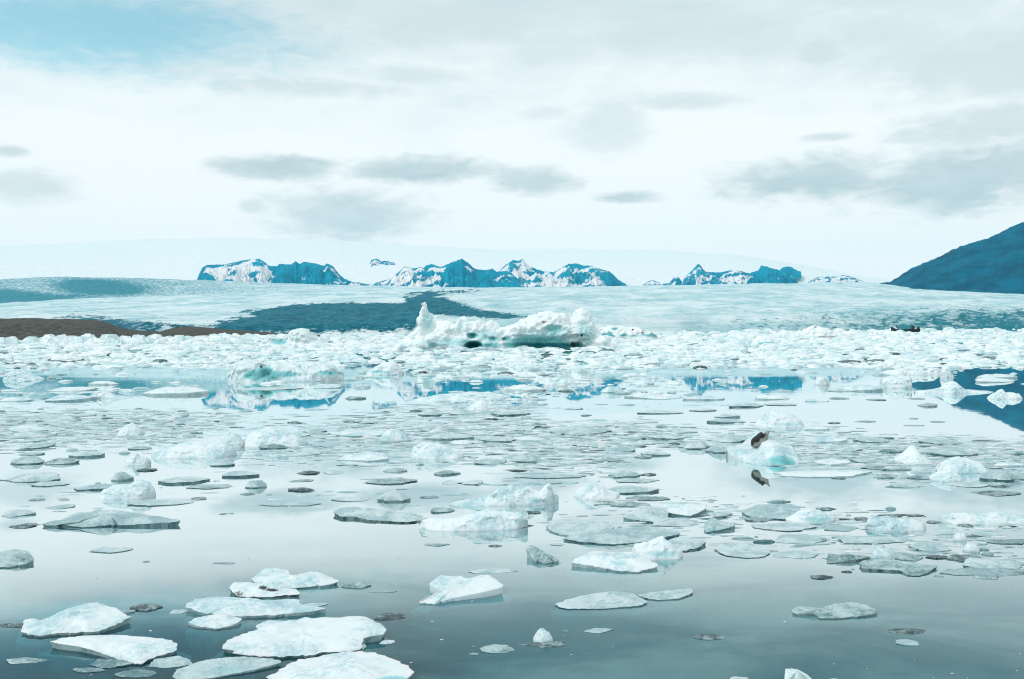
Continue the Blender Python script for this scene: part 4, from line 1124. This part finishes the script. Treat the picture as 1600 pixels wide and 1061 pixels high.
    (1540, 1600, 582, 592, 'W', None), (1530, 1600, 588, 598, 'W', 'white floe at the right edge above the dark reflection'), (1300, 1350, 600, 612, 'S', None), (200, 312, 602, 619, 'W', 'crumbly white raft across the teal water'), (128, 180, 593, 602, 'W', 'flat-topped white floe in the teal water'), (60, 130, 603, 612, 'W', None),
    (145, 180, 605, 610, 'W', None), (-10, 40, 612, 628, 'W', 'white floe at the left edge below the teal water'), (40, 130, 615, 628, 'W', None), (85, 110, 592, 597, 'W', None), (230, 250, 590, 598, 'W', None), (260, 282, 594, 599, 'W', None), (345, 480, 603, 610, 'S', 'crumbled white apron under the teal-bellied berg'),
    (480, 535, 598, 607, 'W', None), (535, 570, 616, 624, 'C', None), (446, 472, 655, 662, 'D', 'tiny dark-centred floe in white water at left'), (470, 512, 660, 676, 'G', None), (556, 590, 654, 662, 'S', None), (650, 690, 636, 650, 'G', None), (700, 745, 636, 648, 'G', None),
    (880, 912, 634, 640, 'S', None), (760, 830, 640, 650, 'S', None), (780, 860, 600, 612, 'W', None), (870, 900, 592, 604, 'M', None), (940, 975, 604, 614, 'M', None), (980, 1080, 612, 624, 'W', 'wide low white floe in the centre far ice'), (1070, 1150, 616, 626, 'W', None),
]
for k, (x0, x1, yt, yb, sty, lab) in enumerate(boxes):
    o = box_floe("ice_floe", x0, x1, yt, yb, sty, 11 + k)
    note(o, (x0 + x1) / 2, yb, sty, x1 - x0, lab)

# ---- coverage of the lagoon by ice, surveyed from the photograph: row -> (right end, tenths covered)
COV = {
    514: [(1600, 10)], 535: [(1600, 10)], 548: [(1600, 9)], 556: [(1600, 9)],
    565: [(100, 8), (300, 8), (540, 8), (1100, 8), (1600, 9)],
    575: [(60, 8), (300, 6), (540, 6), (650, 5), (860, 8), (1100, 6), (1350, 5), (1600, 8)],
    585: [(50, 9), (300, 4), (540, 6), (650, 3), (800, 8), (1050, 6), (1350, 3), (1430, 8), (1600, 3)],
    595: [(60, 5), (300, 1), (350, 2), (520, 6), (650, 3), (800, 4), (1080, 7), (1170, 3), (1380, 2), (1430, 5), (1600, 1)],
    605: [(30, 5), (200, 1), (310, 4), (350, 1), (520, 2), (570, 4), (650, 1), (790, 1), (900, 6), (1080, 7), (1170, 1), (1250, 5), (1430, 1), (1600, .5)],
    615: [(200, 7), (310, 2), (540, 0), (580, 2), (640, 1), (800, 6), (890, 7), (950, 1), (1080, 7), (1300, 4), (1600, 0)],
    625: [(150, 4), (310, 1), (540, 0), (700, 1), (880, 7), (950, 2), (1080, 3), (1200, 3), (1330, 1), (1600, 0)],
    635: [(80, 1), (640, 0), (860, 6), (1000, 1), (1200, 1), (1600, 0)],
    645: [(140, 6), (390, 5), (540, 1), (640, 2), (860, 6), (1600, 0)],
    655: [(380, 9), (540, 2), (650, 4), (860, 6), (950, 1), (1040, 2), (1600, 0)],
    665: [(380, 9), (440, 3), (540, 4), (860, 7), (1000, 6), (1100, 3), (1180, 1), (1300, 2), (1600, 0)],
    676: [(310, 9), (400, 2), (470, 2), (800, 7), (1080, 9), (1200, 3), (1350, 4), (1600, 0)],
    690: [(300, 6), (400, 1), (800, 8), (1080, 9), (1200, 3), (1500, 7), (1600, 4)],
    705: [(230, 1), (400, 1), (700, 6), (800, 3), (1000, 8), (1150, 1), (1600, 8)],
    720: [(250, 0), (400, 1), (600, 3), (800, 2), (1000, 6), (1200, 0), (1600, 7)],
    735: [(230, 0), (500, 1), (720, 2), (800, 1), (1000, 6), (1250, 0), (1400, 2), (1600, 6)],
    750: [(400, 1), (550, 0), (720, 1), (800, 1), (950, 4), (1040, 2), (1370, 0), (1600, 3)],
    770: [(400, 1), (650, 2), (950, 1), (1050, 2), (1600, 0)],
    790: [(420, .6), (520, 2), (900, .6), (1100, 3), (1350, 3), (1600, 0)],
    810: [(650, 0), (850, .6), (1150, 4), (1450, 4), (1600, 2)],
    830: [(850, 0), (1100, 4), (1250, 2), (1600, 4)],
    850: [(950, 0), (1100, 3), (1250, 2), (1600, 5)],
    870: [(1200, 0.1), (1500, 2), (1600, 4)], 895: [(1480, 0), (1600, 1)], 1061: [(700, .3), (1600, .05)]}
CY = sorted(COV)
CX = np.arange(-60, 1661, 20.0)
GRID = np.array([[next((v for (xe, v) in COV[y] if x < xe), COV[y][-1][1]) for x in np.clip(CX, 0, 1599)] for y in CY], float) / 10.0


def cover(px, py):
    j = np.interp(py, CY, range(len(CY)))
    i = np.interp(px, CX, range(len(CX)))
    j0, i0 = int(j), int(i)
    j1, i1 = min(j0 + 1, len(CY) - 1), min(i0 + 1, len(CX) - 1)
    a, b = j - j0, i - i0
    return ((GRID[j0, i0] * (1 - b) + GRID[j0, i1] * b) * (1 - a) + (GRID[j1, i0] * (1 - b) + GRID[j1, i1] * b) * a)


# ---- more individual floes, the larger pieces of the brash
rnd = random.Random(4)
TOTAL = 300
tries = 0
taken = [(q_[1], q_[2], q_[4]) for q_ in placed]
while len(placed) < TOTAL and tries < 40000:
    tries += 1
    px = rnd.uniform(5, 1595)
    py = rnd.choice((rnd.uniform(560, 640), rnd.uniform(640, 760), rnd.uniform(760, 880)))
    if cover(px, py) < .25 or rnd.random() > cover(px, py) ** 1.3:
        continue
    w = rnd.uniform(26, 60) * (1 if py > 640 else .75)
    if px > 1420 and 570 < py < 690:
        continue
    if any(abs(px - a) < (w + c) * .42 and abs(py - b) < 9 for a, b, c in taken):
        continue
    taken.append((px, py, w))
    if py < 640:
        sty = rnd.choice('WWWWM')
        h = w * rnd.uniform(.11, .2)
    else:
        sty = rnd.choice('GGSSWCSGDKN')
        h = w * (rnd.uniform(.2, .3) if sty in 'MN' else rnd.uniform(.1, .2))
    o = box_floe("ice_floe", px - w / 2, px + w / 2, py - h, py, sty, 900 + len(placed))
    note(o, px, py, sty, w, None)

# labels of the pieces that have none of their own: counted outward from a landmark piece
LM = [(q_[1], q_[2], q_[5], q_[4]) for q_ in placed if q_[5] and q_[4] > 34]
WORD = {'W': 'flat white floe', 'G': 'flat grey floe', 'C': 'glassy grey floe', 'D': 'dirty dark floe', 'S': 'thin flat grey floe', 'K': 'thin dark sliver', 'M': 'small white hump', 'N': 'lumpy grey floe'}
ORD = ['nearest', 'second', 'third', 'fourth', 'fifth', 'sixth', 'seventh', 'eighth', 'ninth', 'tenth', 'eleventh', 'twelfth']
SHORT = {}
for (x, y, lab, w) in LM:
    s_ = lab
    SHORT[lab] = ' '.join(s_.split()[:11])
buckets = {}
for q_ in placed:
    if q_[5]:
        continue
    best = None
    for (x, y, lab, w) in LM:
        dx, dy = q_[1] - x, (q_[2] - y) * 2.6
        rl = (2 if dx > 0 else 2) if abs(dx) > abs(dy) else (3 if dy > 0 else 1)
        if 1 + len(WORD[q_[3]].split()) + rl + 1 + len(lab.split()) > 16:
            continue
        dd = math.hypot(dx, dy)
        if best is None or dd < best[0]:
            best = (dd, lab, dx, dy)
    dd, lab, dx, dy = best
    rel = ('right of' if dx > 0 else 'left of') if abs(dx) > abs(dy) else ('in front of' if dy > 0 else 'behind')
    buckets.setdefault((lab, rel, q_[3]), []).append((dd, q_))
for (lab, rel, sty), lst in buckets.items():
    lst.sort(key=lambda t: t[0])
    for k, (dd, q_) in enumerate(lst):
        od = '' if len(lst) == 1 else ORD[min(k, 11)] + ' '
        q_[0]['label'] = ' '.join((od + WORD[sty] + ' ' + rel + ' the ' + lab).split()[:16])

# ---- everything smaller: brash ice that nobody would count, one object
rs = np.random.RandomState(7)


def template(kind, k):
    r_ = random.Random(1000 + k * 31 + kind)
    n = 11
    ph = [r_.uniform(0, 6.28) for _ in range(4)]
    am = [r_.uniform(.05, .17) for _ in range(4)]
    out = [1 + sum(am[t] * math.sin((t + 2) * 2 * math.pi * i / n + ph[t]) for t in range(4)) + r_.uniform(-.2, .2) for i in range(n)]
    V = [(r_.uniform(-.3, .3), r_.uniform(-.3, .3), 1.0)]
    for rr_, zz, jz in ((.55, .8 if kind == 0 else .72, .12 if kind == 0 else .3), (.93, .3 if kind == 0 else .34, .12 if kind == 0 else .2), (1.0, -.08, 0)):
        for i in range(n):
            a = 2 * math.pi * i / n
            V.append((math.cos(a) * out[i] * rr_, math.sin(a) * out[i] * rr_, zz + r_.uniform(-jz, jz)))
    F = [(0, 1 + i, 1 + (i + 1) % n) for i in range(n)]
    T = []
    for q_ in range(2):
        b0, b1 = 1 + q_ * n, 1 + (q_ + 1) * n
        for i in range(n):
            j = (i + 1) % n
            T += [(b0 + i, b1 + i, b1 + j), (b0 + i, b1 + j, b0 + j)]
    wall = [0] * n + [0] * (2 * n) + [1] * (2 * n)
    return np.array(V), np.array(F + T), np.array(wall)


TPL = [[template(kd, k) for k in range(14)] for kd in (0, 1)]
AV, AF, AM, AT = [], [], [], []
off = 0


def add_piece(px, py, w, h, kind, top, side, tone, smin=.55):
    global off
    p = at_z(px, py)
    d = p.y
    mpp = d / FPX
    Wm = w * mpp
    pxpm = CAM_H * FPX / d ** 2
    fr = .45 if kind == 0 else .75
    dep = min((1 - fr) * h / pxpm, Wm * rs.uniform(.6, 1.0))
    hm = max((h - dep * pxpm) * mpp, .015 * Wm)
    if py > 560:
        hm = min(hm, .28 * Wm)
    V, F, wl = TPL[kind][rs.randint(14)]
    a = rs.uniform(0, 6.28)
    c, s_ = math.cos(a), math.sin(a)
    X = (V[:, 0] * c - V[:, 1] * s_) * Wm / 2 + p.x
    Y = (V[:, 0] * s_ + V[:, 1] * c) * dep / 2 + p.y + dep / 2
    Z = V[:, 2] * hm
    AV.append(np.stack([X, Y, Z], 1))
    AF.append(F + off)
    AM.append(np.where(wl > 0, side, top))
    AT.append(np.full(len(V), tone))
    off += len(V)


def scatter(n, ya, yb, wm, hr, kinds, pal, power=1.0):
    """pal: list of (weight, top, side)"""
    ws = np.array([p_[0] for p_ in pal], float)
    ws /= ws.sum()
    c = 0
    while c < n:
        px = rs.uniform(-40, 1640)
        py = rs.uniform(ya, yb)
        if rs.rand() > cover(px, py) ** power:
            c += .25
            continue
        c += 1
        hz_ = 519.5 - ROLL * (px - 800)
        lim = 8.5 if px < 480 else 3.6
        if py < hz_ + lim:
            py = hz_ + lim + rs.rand() * 5
        w = wm * min(2.1, math.exp(rs.normal(0, .55)))
        h = w * hr * min(1.6, math.exp(rs.normal(0, .35)))
        kd = 0 if rs.rand() > kinds else 1
        if kd == 1:
            h *= 1.7 if py < 600 else 1.25
        h = min(h, 5.5 if py < 560 else 4.5 if py < 760 else 6.0)
        t = pal[rs.choice(len(pal), p=ws)]
        add_piece(px, py, w, h, kd, t[1], t[2], rs.uniform(-1, 1))


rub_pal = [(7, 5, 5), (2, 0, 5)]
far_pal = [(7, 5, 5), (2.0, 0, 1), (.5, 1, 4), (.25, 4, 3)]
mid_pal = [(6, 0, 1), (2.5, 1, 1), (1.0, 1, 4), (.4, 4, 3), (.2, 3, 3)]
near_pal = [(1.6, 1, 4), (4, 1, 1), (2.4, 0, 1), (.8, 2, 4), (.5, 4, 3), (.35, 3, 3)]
scatter(1300, 514, 526, 9, .16, .5, rub_pal)
scatter(3000, 520, 545, 11, .12, .3, rub_pal)
scatter(3000, 540, 575, 13, .13, .3, far_pal, 1.5)
scatter(1300, 570, 632, 13, .15, .3, mid_pal, 2.2)
scatter(2200, 632, 730, 12, .08, .08, near_pal, 1.6)
scatter(9500, 632, 730, 17, .045, .02, near_pal, 1.35)
scatter(1500, 725, 890, 24, .06, .03, near_pal, 1.4)
scatter(1500, 632, 725, 9, .16, .2, near_pal, 1.5)
scatter(1300, 715, 890, 18, .09, .1, near_pal, 1.6)
scatter(700, 715, 900, 9, .2, .3, near_pal, 1.3)
scatter(200, 860, 1061, 2.6, .35, .3, [(3, 0, 1), (2, 1, 4)], .3)
for k in range(150):
    px = rs.uniform(-30, 500)
    add_piece(px, rs.uniform(534, 541) - ROLL * px * .6, rs.uniform(14, 34), rs.uniform(9, 15) * (1 - .25 * px / 500), 1, 5, 5, rs.uniform(-1, 1))
V = np.concatenate(AV)
F = np.concatenate(AF)
me = bpy.data.meshes.new("brash_ice")
me.vertices.add(len(V))
me.vertices.foreach_set('co', V.astype(np.float32).ravel())
me.loops.add(F.size)
me.loops.foreach_set('vertex_index', F.astype(np.int32).ravel())
me.polygons.add(len(F))
me.polygons.foreach_set('loop_start', np.arange(0, F.size, 3, dtype=np.int32))
for mt in ICE:
    me.materials.append(mt)
me.polygons.foreach_set('material_index', np.concatenate(AM).astype(np.int32))
at = me.attributes.new('tone', 'FLOAT', 'POINT')
at.data.foreach_set('value', np.concatenate(AT).astype(np.float32))
me.update(calc_edges=True)
me.polygons.foreach_set('use_smooth', np.ones(len(F), dtype=bool))
me.set_sharp_from_angle(angle=R(42))
me.validate()
ob = bpy.data.objects.new("brash_ice", me)
COL.objects.link(ob)
tag(ob, 'loose white and grey brash ice filling the gaps between the floes', 'brash ice', None, 'stuff')


# ------------------------------------------------------------------ the black and white rock on the domed berg
def rock():
    rn = random.Random(3)
    bpy.context.view_layer.update()
    host = next(o for o in COL.objects if str(o.get('label', '')).endswith('carrying the black rock'))
    d = None
    for yy in (697, 700, 703, 706):
        hit, loc, nrm, fi = host.ray_cast(host.matrix_world.inverted() @ Vector((0, 0, CAM_H)), ray(1186, yy).normalized())
        if hit:
            d = (host.matrix_world @ loc).y + .10
            break
    d = d or at_z(1188, 727).y + 1.2
    mpp = d / FPX
    sil = [(1174, 690), (1177, 685), (1184, 680), (1190, 675), (1192, 678), (1196, 677), (1202, 673), (1200, 679), (1199, 688), (1197, 692), (1190, 693), (1184, 698), (1175, 698)]
    pts = smooth_closed(sil, 40, 5, .02)
    cx, cy = pts[:, 0].mean(), pts[:, 1].mean()
    V, dirt = [], []
    o3 = at_y(cx, cy, d)
    layers = [(-.16, .55), (-.13, .85), (-.05, 1.0), (.05, 1.0), (.13, .85), (.16, .5)]
    n = len(pts)
    for (dy, sc) in layers:
        for (x, y) in pts:
            p3 = at_y(cx + (x - cx) * sc, cy + (y - cy) * sc, d)
            ns = nz(x * .4, y * .4, dy * 8, 4)
            V.append((p3.x - o3.x, dy + .03 * ns, p3.z - o3.z + .012 * ns))
    F = []
    for k in range(len(layers) - 1):
        for i in range(n):
            j = (i + 1) % n
            F.append((k * n + i, k * n + j, (k + 1) * n + j, (k + 1) * n + i))
    F.append(tuple(range(n))[::-1])
    F.append(tuple((len(layers) - 1) * n + i for i in range(n)))
    mt, q = mat("banded_rock")
    geo = q.n('ShaderNodeNewGeometry')
    tcx = q.n('ShaderNodeTexCoord')
    a = q.noise(tcx.outputs['Object'], 9.0, 5, .6)
    sp = q.n('ShaderNodeSeparateXYZ')
    q.put(sp.inputs[0], tcx.outputs['Object'])
    s_ = q.math('ADD', q.math('MULTIPLY', sp.outputs[2], 2.2), q.math('MULTIPLY', sp.outputs[0], -1.9))
    s_ = q.math('ADD', s_, q.math('MULTIPLY', q.math('SUBTRACT', a, .5), .5))
    finish(q, q.mix(q.rng(s_, -.02, .14), (.30, .32, .29), (.006, .008, .008)), .7, a, .5, .05)
    o = link("rock", V, F, mt, loc=o3, sharp=35)
    return tag(o, 'black and pale banded rock lying on the domed teal-bellied berg', 'rock')


rock()


# ------------------------------------------------------------------ boat in the far ice
def box_into(V, F, c, s, taper=1.0):
    b = len(V)
    for dz in (-1, 1):
        k = taper if dz > 0 else 1
        for dx, dy in ((-1, -1), (1, -1), (1, 1), (-1, 1)):
            V.append((c[0] + dx * s[0] / 2 * k, c[1] + dy * s[1] / 2 * k, c[2] + dz * s[2] / 2))
    F += [tuple(b + i for i in f) for f in ((3, 2, 1, 0), (4, 5, 6, 7), (0, 1, 5, 4), (1, 2, 6, 5), (2, 3, 7, 6), (3, 0, 4, 7))]


def tube_into(V, F, pts, r, n=8):
    b = len(V)
    for k, p in enumerate(pts):
        t = (Vector(pts[min(k + 1, len(pts) - 1)]) - Vector(pts[max(k - 1, 0)])).normalized()
        u = t.cross(Vector((0, 1, .01))).normalized()
        w = t.cross(u)
        for i in range(n):
            a = 2 * math.pi * i / n
            V.append(tuple(Vector(p) + (u * math.cos(a) + w * math.sin(a)) * r))
    for k in range(len(pts) - 1):
        for i in range(n):
            j = (i + 1) % n
            F.append((b + k * n + i, b + k * n + j, b + (k + 1) * n + j, b + (k + 1) * n + i))
    F.append(tuple(b + i for i in range(n))[::-1])
    F.append(tuple(b + (len(pts) - 1) * n + i for i in range(n)))


def boat():
    d = 620.0
    p = at_y(1415, 521, d)
    root = bpy.data.objects.new("boat", None)
    COL.objects.link(root)
    root.location = (p.x, p.y, 0)
    tag(root, 'small dark boat low in the far white ice below the glacier', 'boat')
    mpp = d / FPX
    L = 43 * mpp
    # hull lofted from stations, bow to the left
    V, F = [], []
    st = []
    for k in range(15):
        u = k / 14
        beam = 1.9 * (min(1, (u * 3.2)) ** .6) * (1 if u < .85 else 1 - (u - .85) * .8)
        sheer = 2.3 + 1.7 * max(0, 1 - u * 4.5) ** 1.6 + .25 * max(0, u - .8) * 5
        x = -L / 2 + L * u - .5 * (1 - u) ** 4
        st.append((x, beam, sheer))
    for (x, bm_, sh) in st:
        bm_ = max(bm_, .05)
        V += [(x, -bm_, sh), (x, -bm_ * .95, sh * .55), (x, -bm_ * .6, .0), (x, 0, -.5), (x, bm_ * .6, .0), (x, bm_ * .95, sh * .55), (x, bm_, sh), (x, bm_ * .8, sh - .3), (x, -bm_ * .8, sh - .3)]
    for k in range(14):
        for i in range(9):
            j = (i + 1) % 9
            F.append((k * 9 + i, (k + 1) * 9 + i, (k + 1) * 9 + j, k * 9 + j))
    F.append(tuple(range(9)))
    F.append(tuple(14 * 9 + i for i in range(9))[::-1])
    link("hull", V, F, M_PAINT, root, smooth=False)
    V, F = [], []
    tube_into(V, F, [(-L * .27, 0, 2.2), (-L * .31, 0, 3.9), (-L * .35, 0, 5.2)], .22)
    link("mast", V, F, M_PAINT, root, smooth=False)
    V, F = [], []
    box_into(V, F, (L * .25, 0, 3.0), (2.2, 2.2, 1.7), .8)
    box_into(V, F, (L * .25, 0, 4.1), (1.1, 1.2, .7), .7)
    link("wheelhouse", V, F, M_PAINT, root, smooth=False)
    V, F = [], []
    box_into(V, F, (L * .46, 0, 2.9), (1.6, 1.2, 1.7), .8)
    tube_into(V, F, [(L * .36, 0, 2.6), (L * .34, 0, 3.6)], .15)
    link("outboard_motor", V, F, M_PAINT, root, smooth=False)


boat()

# ------------------------------------------------------------------ haze
hv, hf = [], []
box_into(hv, hf, (0, 8000, 770), (36400, 20400, 1546))
MH, q = mat("haze_air")
pv = q.n('ShaderNodeVolumePrincipled')
pv.inputs['Color'].default_value = (0.22, 0.76, 0.98, 1)
pv.inputs['Density'].default_value = 1.6e-5
oo = q.n('ShaderNodeOutputMaterial')
q.nt.links.new(pv.outputs[0], oo.inputs['Volume'])
hz = link("haze", hv, hf, MH, smooth=False)
tag(hz, kind='stuff')
